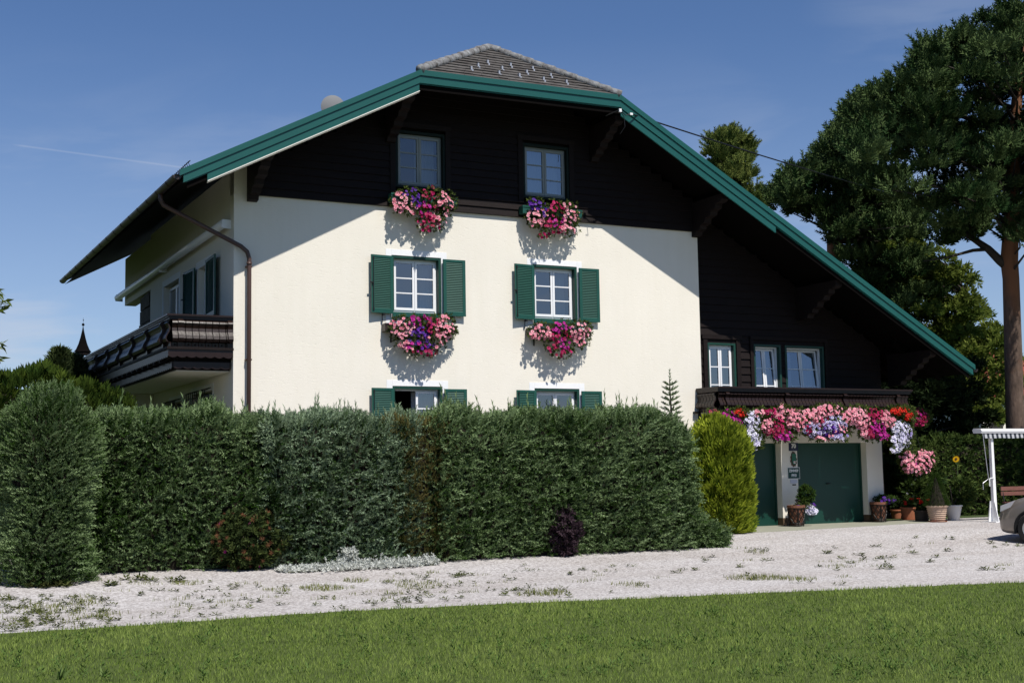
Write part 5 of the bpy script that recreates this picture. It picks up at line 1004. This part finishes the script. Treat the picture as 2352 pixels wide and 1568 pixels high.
# ------------------------------------------------------------------ car
def make_car(xn, yc, zg):
    th = empty('parked_car', (xn, yc, zg), 'champagne coloured hatchback parked at the right edge with only its nose in view', 'car')
    st = [(0, .26, .42, .62, .62), (.05, .20, .40, .74, .76), (.18, .18, .38, .81, .85), (.42, .17, .36, .845, .95), (.75, .17, .36, .86, 1.02), (1.05, .17, .36, .865, 1.06), (1.45, .17, .36, .87, 1.09), (2.0, .17, .36, .875, 1.09), (3.0, .17, .36, .875, 1.09), (3.7, .18, .38, .86, 1.08), (4.0, .22, .42, .82, 1.02), (4.15, .34, .48, .74, .92)]
    ring = 13; vs = []
    for x, zb, zs, hw_, zt in st:
        sec = [(-hw_ * .8, zb), (-hw_ * .97, zb + .08), (-hw_, zs + .1), (-hw_ * .985, zt - .22), (-hw_ * .93, zt - .09), (-hw_ * .75, zt - .025), (0, zt)]
        sec = sec + [(-y, z) for y, z in sec[-2::-1]]
        vs += [(xn + x, yc + y, zg + z) for y, z in sec]
    fs = [(i * ring + j, i * ring + j + 1, (i + 1) * ring + j + 1, (i + 1) * ring + j) for i in range(len(st) - 1) for j in range(ring - 1)] + [tuple(range(ring))[::-1], tuple(range((len(st) - 1) * ring, len(st) * ring))] + [(i * ring, (i + 1) * ring, (i + 1) * ring + ring - 1, i * ring + ring - 1) for i in range(len(st) - 1)]
    b = MB(); b.add(vs, fs); body = b.build('body', mat('champagne car paint', (.215, .188, .165), .28, metal=.35, coat=.6, spec=.5), smooth=True); put(body, th)
    md = body.modifiers.new('sub', 'SUBSURF'); md.levels = md.render_levels = 2
    cab = [(1.0, 1.0, .78, 1.0), (1.75, 1.42, .62, 1.02), (2.4, 1.47, .60, 1.03), (3.3, 1.42, .60, 1.04), (3.95, 1.05, .72, 1.02)]
    b = MB(); vs = []
    for x, zt, ht, zb in cab: vs += [(xn + x, yc - .80, zg + zb - .04), (xn + x, yc - ht, zg + zt - .03), (xn + x, yc - ht * .6, zg + zt), (xn + x, yc + ht * .6, zg + zt), (xn + x, yc + ht, zg + zt - .03), (xn + x, yc + .80, zg + zb - .04)]
    b.add(vs, [(i * 6 + j, i * 6 + j + 1, (i + 1) * 6 + j + 1, (i + 1) * 6 + j) for i in range(4) for j in range(5)]); put(b.build('cabin_glass', mat('dark car glass', (.01, .012, .014), .05, spec=.6)), th)
    b = MB(); b.box(xn + 1.75, xn + 3.3, yc - .58, yc + .58, zg + 1.455, zg + 1.49); put(b.build('cabin_roof', body.data.materials[0]), th)
    ty, rm = mat('tyre rubber', (.012, .012, .012), .85), mat('alloy wheel', (.50, .50, .50), .3, metal=.7)
    for x in (.78, 3.3):
        for s in (-1, 1):
            cx, cy, cz = xn + x, yc + s * .80, zg + .315; b = MB()
            pr = [(.20, -.09), (.285, -.10), (.312, -.07), (.315, 0), (.312, .07), (.285, .10), (.20, .09)]; n = 28
            v_ = [(cx + r * math.cos(6.28318 * j / n), cy + y_, cz + r * math.sin(6.28318 * j / n)) for r, y_ in pr for j in range(n)]
            b.add(v_, [(i * n + j, i * n + (j + 1) % n, (i + 1) * n + (j + 1) % n, (i + 1) * n + j) for i in range(6) for j in range(n)]); wh = put(b.build('wheel', ty), th)
            r_ = MB(); r_.tube([(cx, cy + s * .05, cz), (cx, cy + s * .085, cz)], .05, 12)
            for k in range(7):
                a = k * .8976 + .3; a0, a1 = a - .16, a + .16
                r_.add([(cx + .03 * math.cos(a - .6), cy + s * .085, cz + .03 * math.sin(a - .6)), (cx + .03 * math.cos(a + .6), cy + s * .085, cz + .03 * math.sin(a + .6)), (cx + .19 * math.cos(a1), cy + s * .075, cz + .19 * math.sin(a1)), (cx + .19 * math.cos(a0), cy + s * .075, cz + .19 * math.sin(a0))], [(0, 1, 2, 3)])
            v_ = [(cx + r * math.cos(6.28318 * j / n), cy + s * y_, cz + r * math.sin(6.28318 * j / n)) for r, y_ in ((.205, .05), (.205, .088), (.185, .082), (.185, .03)) for j in range(n)]
            r_.add(v_, [(i * n + j, i * n + (j + 1) % n, (i + 1) * n + (j + 1) % n, (i + 1) * n + j) for i in range(3) for j in range(n)])
            o = r_.build('rim', rm); o.parent = wh; o.location = -th.location
            ar = MB(); v_ = [(cx + r * math.cos(t), cy + s * y_, cz + r * math.sin(t)) for r, y_ in ((.40, .035), (.372, .075), (.33, .06), (.33, -.15)) for t in np.linspace(-.25, math.pi + .25, 20)]
            ar.add(v_, [(i * 20 + j, i * 20 + j + 1, (i + 1) * 20 + j + 1, (i + 1) * 20 + j) for i in range(3) for j in range(19)], 0)
            put(ar.build('wheel_arch', [mat('arch lining', (.01, .01, .01), .9)]), th)
    for s in (-1, 1):
        b = MB(); b.add([(xn + .06, yc + s * .62, zg + .70), (xn + .12, yc + s * .76, zg + .76), (xn + .46, yc + s * .825, zg + .88), (xn + .36, yc + s * .835, zg + .74), (xn + .12, yc + s * .79, zg + .64)], [(0, 1, 2, 3, 4)]); b.v = [(a - .012, c + s * .012, d + .008) for a, c, d in b.v]
        put(b.build('headlight', mat('headlight glass', (.45, .45, .46), .08, spec=.8)), th)
        b = MB(); b.box(xn + .02, xn + .06, yc + s * .05, yc + s * .55, zg + .30, zg + .40) if s > 0 else b.box(xn + .02, xn + .06, yc - .55, yc - .05, zg + .30, zg + .40); put(b.build('grille', M['iron']), th)
    return th
car = make_car(0, 0, 0); ang = R(-70); wx, wy = 14.45, -6.55              # parked askew, nose towards the garage corner
car.rotation_euler = (0, 0, ang); car.location = (wx - (.78 * math.cos(ang) + .86 * math.sin(ang)), wy - (.78 * math.sin(ang) - .86 * math.cos(ang)), gz(wy) + .004)

# ------------------------------------------------------------------ things on the house and wires
q = at(765, 246, 1, 3.0); th = empty('satellite_dish', (q[0], 3.0, q[2] - .3), 'grey satellite dish showing its back above the left roof edge', 'satellite dish')
b = MB(); n = 24; pr = [(0, .075), (.10, .079), (.19, .090), (.26, .104), (.285, .11)]; ax = np.array([.12, .97, .18]); ax /= np.linalg.norm(ax); fr_ = frames([ax])[0]
vs = [q + fr_ @ np.array([r * .95 * math.cos(6.28318 * j / n), r * math.sin(6.28318 * j / n), -.0 - (.11 - h_) ]) for r, h_ in pr for j in range(n)]; vs += [p + fr_ @ np.array([0, 0, .012]) for p in vs]
m_ = len(pr) * n; ff = [(i * n + j, i * n + (j + 1) % n, (i + 1) * n + (j + 1) % n, (i + 1) * n + j) for i in range(len(pr) - 1) for j in range(n)]
b.add(vs, [f[::-1] for f in ff] + [tuple(x + m_ for x in f) for f in ff]); put(b.build('reflector', M['dish'], smooth=True), th)
b = MB(); zr = roof_z(q[0]); b.tube([(q[0], 3.05, zr - .05), (q[0], 3.05, q[2])], .022, 6); b.tube([(q[0], 3.05, q[2] - .1), q], .02, 5); put(b.build('mast', M['zinc']), th)
a0 = at(1424, 254, 1, -1.45); a1 = at(1450, 262, 1, -1.5)
th = empty('cable_bracket', a0, 'white cable bracket at the right end of the hip bargeboard', 'bracket'); b = MB(); b.box(a0[0] - .03, a0[0] + .03, a0[1] - .025, a0[1] + .025, a0[2] - .035, a0[2] + .035); put(b.build('head', M['steel']), th); b = MB(); b.tube([(a0[0] - .25, -1.25, a0[2] - .1), a0 + np.array([-.03, 0, 0])], .014, 6); put(b.build('arm', M['iron']), th); b = MB(); b.box(a1[0] - .04, a1[0] + .03, a1[1] - .02, a1[1] + .02, a1[2] - .025, a1[2] + .02); put(b.build('clamp', M['steel']), th); b = MB(); b.tube([a0, a0 + np.array([.1, 0, -.13]), a0 + np.array([.12, 0, -.35]), a0 + np.array([.05, .1, -.5])], .008, 5); b.tube([a0, (a0 + a1) / 2 + np.array([0, 0, -.07]), a1], .012, 5); put(b.build('drip_loop', M['cable']), th)
e0 = atd(2420, 530, 64.); b = MB(); b.tube([a1 + (e0 - a1) * t - np.array([0, 0, 1.1 * 4 * t * (1 - t) * .25]) for t in np.linspace(0, 1, 25)], .017, 6); tag(b.build('power_cable', M['cable']), 'black overhead power cable running from the gable to the pines', 'cable')
aw = MB(); y0, y1 = .26, 11.6; aw.tube([(-.14, y0, 6.36), (-.14, y1, 6.30)], .085, 12); th = empty('cassette_awning', (-.06, 6, 6.3), 'long rolled white awning cassette on the left house wall over the balcony', 'awning'); put(aw.build('cassette', M['steel'], smooth=True), th)
for y in (y0 - .03, 6, y1 + .0):
    b = MB(); b.prism([(-.20, 6.27 if y < 6 else 6.21), (-.001, 6.25 if y < 6 else 6.2), (-.001, 6.43 if y < 6 else 6.38), (-.18, 6.44 if y < 6 else 6.39)], 1, y - .03, y); put(b.build('end_cap', M['steel']), th)
# ------------------------------------------------------------------ trees
def crown_px(poly, depth, dz, n, holes=()):
    """clump centres spread inside an outline seen at that distance, with some depth"""
    xs = [p[0] for p in poly]; ys = [p[1] for p in poly]; out = []
    while len(out) < n:
        u, v = random.uniform(min(xs), max(xs)), random.uniform(min(ys), max(ys))
        if not inpoly(np.array([u]), np.array([v]), poly)[0]: continue
        if any((u - a) ** 2 + (v - b) ** 2 < r * r for a, b, r in holes): continue
        out.append(atd(u, v, depth + random.gauss(0, 1) * dz))
    return np.array(out)
def foliage(th, name, C_, cr, per, t, sc, m, flat=.75, up=.5, stretch=(1, 1, 1)):
    n = len(C_) * per; u = unit(n); u[:, 2] = np.where(u[:, 2] < -.25, -u[:, 2] * .6, u[:, 2])
    rad = np.repeat(rng.uniform(cr * .45, cr * 1.5, len(C_)), per)[:, None] * (rng.uniform(.55, 1, (n, 1)))
    P = np.repeat(C_, per, 0) + u * rad * np.array([1, 1, flat])
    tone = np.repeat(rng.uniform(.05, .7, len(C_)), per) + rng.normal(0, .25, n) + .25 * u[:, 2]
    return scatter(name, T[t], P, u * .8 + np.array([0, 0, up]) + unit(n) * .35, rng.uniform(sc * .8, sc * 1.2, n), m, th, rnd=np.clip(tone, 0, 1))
def limbs(th, pts, C_, k, m, r0=.09):
    """limbs from the nearest trunk point out to every k-th clump"""
    pts = np.array(pts); tp = np.concatenate([pts[i] + (pts[i + 1] - pts[i]) * np.linspace(0, 1, 8)[:, None] for i in range(len(pts) - 1)])
    b = MB()
    for c in C_[::k]:
        cand = tp[tp[:, 2] < c[2] + .6] if (tp[:, 2] < c[2] + .6).any() else tp
        j = np.argmin(np.linalg.norm(cand - c, axis=1) + np.abs(cand[:, 2] - c[2] + .8) * .7); a = cand[j]; L_ = np.linalg.norm(c - a)
        mid = a * .5 + c * .5 + np.array([random.gauss(0, .06) * L_, random.gauss(0, .06) * L_, .05 * L_]); b.tube([a, a * .72 + mid * .28, mid, c], [r0 * min(1.3, L_ / 3 + .25), r0 * .7 * min(1.2, L_ / 3 + .25), r0 * .45, .012], 6)
    put(b.build('limbs', m, smooth=True), th)
cc = lambda pts: [(x * .5125 + 1722.7, y * .5125) for x, y in pts]
hol = [(x * .5125 + 1722.7, y * .5125, r * .5125) for x, y, r in ((950, 410, 48), (340, 890, 50), (395, 900, 42), (1140, 500, 42), (1215, 525, 46), (270, 995, 44), (980, 1120, 36), (860, 1165, 50), (750, 1030, 24), (690, 1015, 18), (1130, 900, 36), (1040, 950, 26), (930, 1200, 40), (1130, 1110, 60), (620, 840, 22), (830, 300, 20), (1080, 420, 26), (690, 620, 18), (1000, 640, 16), (520, 830, 24), (900, 760, 20), (1180, 760, 26), (720, 900, 26), (590, 960, 20), (460, 1010, 26))]
p1 = cc([(1500, -60), (1300, 0), (1160, 50), (1060, 100), (940, 150), (880, 175), (780, 240), (775, 320), (660, 330), (560, 420), (500, 480), (470, 640), (500, 800), (620, 900), (760, 920), (820, 1000), (830, 1090), (900, 1120), (1010, 1070), (1130, 1050), (1228, 1140), (1420, 1120), (1560, 900), (1600, 400)])
p2 = cc([(560, 440), (500, 470), (430, 540), (400, 620), (370, 660), (310, 720), (200, 790), (120, 870), (112, 925), (200, 975), (330, 1010), (420, 1120), (560, 1320), (700, 1390), (820, 1330), (780, 1180), (760, 960), (640, 880), (560, 760)])
def tree(name, label, trunk_pts, trunk_r, m_b, k=3, group=None, limb_r=.09):
    base = trunk_pts[0]; th = empty(name, base, label, 'tree', group)
    b = MB(); b.tube(trunk_pts, trunk_r, 14); put(b.build('trunk', m_b, smooth=True), th); return th
TG = 'tall pines behind the house'
D1 = 38.
tp = [atd(2338, 1190, D1), atd(2332, 985, D1), atd(2327, 800, D1), atd(2322, 640, D1), atd(2318, 600, D1), atd(2326, 450, D1), atd(2334, 250, D1), atd(2350, 60, D1), atd(2360, -30, D1)]; tp[0] = np.array([tp[1][0] + .05, tp[1][1], gz(0) - .05])
th = tree('pine_tree', 'tall pine with an orange brown trunk at the right edge', tp, [.30, .265, .25, .235, .25, .20, .16, .10, .04], M['bark'], group=TG)
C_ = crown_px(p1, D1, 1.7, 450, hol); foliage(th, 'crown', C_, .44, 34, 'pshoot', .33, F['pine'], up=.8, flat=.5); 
limbs(th, tp[3:], C_, 6, M['barkdk'], .06)
b = MB(); b.tube([atd(2318, 615, D1), atd(2296, 598, D1), atd(2270, 572, D1), atd(2238, 550, D1 + .3), atd(2190, 520, D1 + .6), atd(2120, 470, D1 + 1)], [.15, .13, .11, .09, .07, .03], 10); b.tube([atd(2270, 572, D1), atd(2235, 575, D1), atd(2180, 590, D1 - .4), atd(2120, 600, D1 - .6)], [.06, .05, .03, .012], 8)
put(b.build('low_limb', M['barkdk'], smooth=True), th)
D2 = 47.
tp = [atd(1916, 900, D2), atd(1912, 560, D2), atd(1920, 500, D2), atd(1935, 400, D2), atd(1960, 310, D2)]; tp[0][2] = -.1
th = tree('pine_tree', 'second pine with a dark leaning crown just above the right roof slope', tp, [.26, .2, .18, .13, .04], M['bark'], group=TG)
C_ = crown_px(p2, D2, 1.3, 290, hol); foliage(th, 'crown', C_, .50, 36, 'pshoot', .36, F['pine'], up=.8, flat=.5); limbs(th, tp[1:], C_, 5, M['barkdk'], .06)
D3 = 58.
tp = [atd(1690, 900, D3), atd(1690, 420, D3), atd(1682, 330, D3), atd(1684, 306, D3)]; tp[0][2] = -.1
th = tree('pine_tree', 'light green treetop rising just behind the ridge of the right roof slope', tp, [.25, .14, .08, .03], M['barkdk'], group=TG)
C_ = crown_px([(1622, 372), (1632, 340), (1648, 312), (1690, 300), (1722, 316), (1730, 345), (1722, 385), (1712, 400), (1722, 430), (1750, 438), (1762, 470), (1740, 500), (1650, 480)], D3, .8, 80, [(1690, 402, 5), (1722, 412, 8)]); foliage(th, 'crown', C_, .42, 46, 'pshoot', .32, F['pinelt'], up=.7); limbs(th, tp[1:], C_, 3, M['barkdk'])
# broad leaved trees
D4 = 47.
tp = [atd(2210, 1150, D4), atd(2205, 900, D4), atd(2215, 760, D4), atd(2225, 680, D4)]; tp[0][2] = -.1
th = tree('walnut_tree', 'sunlit broad leaved tree in the gap beneath the pine crowns', tp, [.18, .14, .09, .03], M['barkdk'])
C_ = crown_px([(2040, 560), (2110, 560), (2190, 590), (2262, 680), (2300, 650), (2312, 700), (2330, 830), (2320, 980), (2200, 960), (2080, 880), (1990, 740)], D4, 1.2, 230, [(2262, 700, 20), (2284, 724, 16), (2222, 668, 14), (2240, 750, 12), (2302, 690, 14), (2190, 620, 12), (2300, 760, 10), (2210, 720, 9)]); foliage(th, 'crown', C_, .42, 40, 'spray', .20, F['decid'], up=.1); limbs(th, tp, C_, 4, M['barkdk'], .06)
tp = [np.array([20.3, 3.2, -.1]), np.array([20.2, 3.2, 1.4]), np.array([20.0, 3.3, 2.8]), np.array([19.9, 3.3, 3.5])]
th = tree('shade_dark_bush', 'bush tree filling the space right of the garage, shade put into its leaf colour', tp, [.10, .08, .06, .02], M['barkdk'])
C_ = np.array([[random.uniform(17.3, 23.2), random.uniform(2.6, 5.8), random.uniform(.4, 4.5)] for _ in range(300)]); foliage(th, 'crown', C_, .42, 46, 'spray7', .19, F['shrub'], up=.1); limbs(th, tp, C_, 4, M['barkdk'], .04)  # dark leaf colour stands for the shade the bush grows in
# clipped garden hedge under the awning and the hedge to the left
def leafy_hedge(label, x0, x1, y0, y1, z1, n, m, seed, ln=(.10, .16), group=None, leaders=0):
    f = block(x0, x1, y0, y1, lambda x: z1 + .06 * math.sin(x * 4.1)); cz = core_block(x0, x1, y0, y1, lambda x: z1)
    return mass('garden_hedge', label, 'hedge', f, n, m, ln=ln, t='spray', up=.3, jit=.9, core=cz, base=((x0 + x1) / 2, (y0 + y1) / 2, gz(y0)), seed=seed, leaders=leaders, group=group)
leafy_hedge('leafy garden hedge behind the awning post', 18.6, 25.5, .9, 1.9, 1.95, 4200, F['shrublt'], 21)
q = at(0, 838, 1, .6); q2 = at(215, 850, 1, .6)
mass('thuja_hedge', 'tall thuja hedge beyond the column spruce at the left edge', 'hedge', block(-9.5, q2[0] + .75, .6, 1.7, lambda x: 3.28 + .04 * math.sin(x * 5) - .35 * max(0, x - q2[0] + .6)), 9000, leafmat('thuja hedge leaves', (.022, .050, .008), (.085, .125, .018), None, .2), ln=(.16, .28), t='fan', up=1.2, jit=.3, core=core_block(-9.5, q2[0] + .75, .6, 1.7, lambda x: 3.1 - .35 * max(0, x - q2[0] + .6)), base=(-6, 1.1, -.05), seed=23, leaders=60, leadlen=(.15, .4))
for u, v, w_, lb_ in ((138, 812, .50, 'feathery cypress top above the thuja hedge'), (172, 828, .42, 'second cypress top, right beside the little bell turret')):
    q = at(u, v, 1, 9.); n = 620; t = rng.uniform(0, 1, n); a = rng.uniform(0, 6.28, n); r = w_ * t ** .8 * 1.0 + .03; th = empty('cypress_tree', (q[0], 9, -.05), lb_, 'tree', 'cypresses beyond the thuja hedge')
    b = MB(); b.tube([(q[0], 9, -.05), (q[0], 9, 2.5), (q[0], 9, q[2] - .1)], [.12, .08, .015], 8); put(b.build('trunk', M['barkdk']), th)
    tt = np.concatenate([t, rng.uniform(1, 2.6, 700)]); a = rng.uniform(0, 6.28, len(tt)); r = np.where(tt < 1, w_ * tt ** .8, w_ * 1.1) * rng.uniform(.5, 1, len(tt)) + .02
    scatter('crown', T['fan'], np.stack([q[0] + r * np.cos(a), 9 + r * np.sin(a), q[2] - 1.1 * tt], 1), np.stack([np.cos(a) * .7, np.sin(a) * .7, np.full(len(tt), .8)], 1) + unit(len(tt)) * .3, rng.uniform(.20, .34, len(tt)), leafmat('cypress leaves', (.030, .050, .018), (.09, .12, .045), None, .15), th)
# little bell turret beyond
DT = 42.; q = atd(190, 808, DT); k_ = DT / FPX
th = empty('bell_turret', (q[0], q[1], gz(q[1])), 'small dark bell turret with a curved roof, ball and vane far left', 'turret')
b = MB(); n = 8; pr = [(.0, 62), (.4, 60), (2.5, 48), (6, 32), (10, 18), (15, 6), (19.5, 0), (17, -1), (0, -1)]
b.lathe([(r * k_, z * k_) for r, z in pr][::-1], q, n); put(b.build('roof', M['soffit']), th)
b = MB(); b.lathe([(0, -3.4), (2.4, -2.4), (3.3, 0), (2.4, 2.4), (0, 3.4)] and [(r * k_, z * k_) for r, z in ((0, -3.4), (2.4, -2.4), (3.3, 0), (2.4, 2.4), (0, 3.4))], q + np.array([0, 0, 63 * k_]), 10); put(b.build('ball', M['soffit'], smooth=True), th)
b = MB(); b.tube([q + np.array([0, 0, 62 * k_]), q + np.array([0, 0, 79 * k_])], .35 * k_, 5); b.box(q[0] - .8 * k_, q[0] + 1.4 * k_, q[1] - .01, q[1] + .01, q[2] + 72 * k_, q[2] + 74.5 * k_); put(b.build('vane', M['iron']), th)
for j in range(6): a = j * 1.047 + .3; b = MB(); b.tube([q + np.array([14 * k_ * math.cos(a), 14 * k_ * math.sin(a), -1 * k_]), q + np.array([14 * k_ * math.cos(a), 14 * k_ * math.sin(a), -22 * k_])], 2.2 * k_, 6); put(b.build('post', M['soffit']), th)
b = MB(); b.lathe([(17 * k_, -1 * k_), (17 * k_, -7 * k_), (15.5 * k_, -7 * k_)], q, 8); b.lathe([(0, -22 * k_), (16 * k_, -22 * k_), (16 * k_, -q[2] - .3)], q, 8); put(b.build('shaft', M['wood']), th)
# leafy tree whose branch tips reach into the left edge
DL = 21.; tp = [atd(-230, 1300, DL), atd(-225, 1000, DL), atd(-200, 800, DL), atd(-190, 640, DL)]; tp[0][2] = gz(tp[0][1]) - .1
th = tree('cherry_tree', 'broad leaved tree whose branch tips show at the left edge', tp, [.14, .12, .09, .03], M['barkdk'])
C_ = crown_px([(-360, 560), (-200, 480), (-70, 560), (-38, 660), (-30, 760), (-40, 900), (-250, 960), (-380, 800)], DL, .7, 90); foliage(th, 'crown', C_, .24, 20, 'spray', .16, F['decid'], up=-.2); limbs(th, tp, C_, 2, M['barkdk'], .04)
tips = [(4, 690, 12), (0, 712, 12), (-6, 668, 10), (-2, 790, 8), (-8, 822, 8)]; P = []; d = []
b = MB()
for u, v, r in tips:
    p = atd(u - 4, v, DL - .3); b.tube([atd(-60, v - 10, DL), p], [.012, .005], 5)
    for _ in range(9): P.append(p + rng.normal(0, .03, 3)); d.append(RT * random.uniform(.1, 1.) - np.array([0, 0, 1]) * random.uniform(-.3, .9) + unit(1)[0] * .3)
put(b.build('twig', M['barkdk']), th); scatter('leaves', leaf_t(.34, .08), P, d, rng.uniform(.12, .19, len(P)), F['decid'], th)
# trees the photo only shows as reflections and shade: one to the south, one right of the frame
random.seed(5)
tp = [np.array([22, -33, -.4]), np.array([22.1, -33, 4]), np.array([22.3, -33, 8.4])]; th = tree('south_tree', 'bushy tree south of the lawn, seen only mirrored in the right hand windows', tp, [.2, .14, .04], M['barkdk'])
C_ = np.array([22, -33, 6.0]) + unit(70) * np.array([1.7, 1.7, 2.6]) * rng.uniform(.3, 1, (70, 1)); foliage(th, 'crown', C_, .45, 16, 'spray', .26, F['shrublt']); limbs(th, tp, C_, 4, M['barkdk'], .05)
tp = [np.array([25.6, -4.2, -.2]), np.array([25.5, -4.2, 4]), np.array([25.4, -4.1, 8.0])]; th = tree('yard_tree', 'leafy yard tree standing just beyond the right edge, shading the bushes', tp, [.24, .17, .05], M['barkdk'])
C_ = np.array([25.2, -4.2, 7.0]) + unit(150) * np.array([2.9, 2.9, 2.8]) * rng.uniform(.3, 1, (150, 1)); foliage(th, 'crown', C_, .6, 26, 'spray', .34, F['shrublt']); limbs(th, tp, C_, 4, M['barkdk'], .06)

# ------------------------------------------------------------------ neighbours
def house(label, u0, u1, vr, ve, depth, wallm, roofm, dp=7):
    a, c = atd(u0, ve, depth), atd(u1, ve, depth); zr = atd(u0, vr, depth)[2]; ze = a[2]; x0, x1, y = a[0], max(c[0], a[0] + 5), a[1]
    th = empty('neighbour_house', ((x0 + x1) / 2, y + dp / 2, gz(0)), label, 'house', 'neighbouring houses behind the trees')
    b = MB(); b.box(x0, x1, y, y + dp, -.2, ze); put(b.build('wall', wallm), th)
    b = MB(); b.prism([(y - .5, ze - .25), (y + dp / 2, zr), (y + dp + .5, ze - .25), (y + dp + .5, ze - .05), (y + dp / 2, zr + .2), (y - .5, ze - .05)], 0, x0 - .4, x1 + .4); put(b.build('roof', roofm), th)
    for i in range(3):
        x = x0 + (x1 - x0) * (i + .5) / 3; b = MB(); b.box(x - .5, x + .5, y - .02, y - .001, ze - 1.9, ze - .6); put(b.build('window', M['dark']), th)
house('house with a red tiled roof behind the pine trunk', 2250, 2560, 792, 905, 66, M['cream'], mat('red roof tiles', (.26, .065, .04), .85, var=.35, vscale=3, bump=.3, bscale=8, bstretch=(1, 6, 1)))
house('white house glimpsed through the dark leaves right of the balcony', 1950, 2190, 850, 862, 62, M['white'], M['tile'])

for x, y, lb_ in ((-8.0, 4.0, 'tree added west of the balcony, outside the left edge, to shade the side wall'), (-8.2, 10.0, 'tree added north west of the balcony, outside the left edge, to shade the side wall')):  # unseen trees added to keep sky light off the left side wall
    tp = [np.array([x, y, -.1]), np.array([x, y + .1, 3.]), np.array([x + .2, y, 7.])]; th = tree('added_shade_tree', lb_, tp, [.22, .16, .05], M['barkdk'], group='trees added west of the house to shade its side wall')
    C_ = np.array([x, y, 5.4]) + unit(150) * np.array([3.0, 3.2, 4.2]) * rng.uniform(.3, 1, (150, 1)); foliage(th, 'crown', C_, .7, 34, 'spray', .42, F['shrublt']); limbs(th, tp, C_, 4, M['barkdk'], .06)
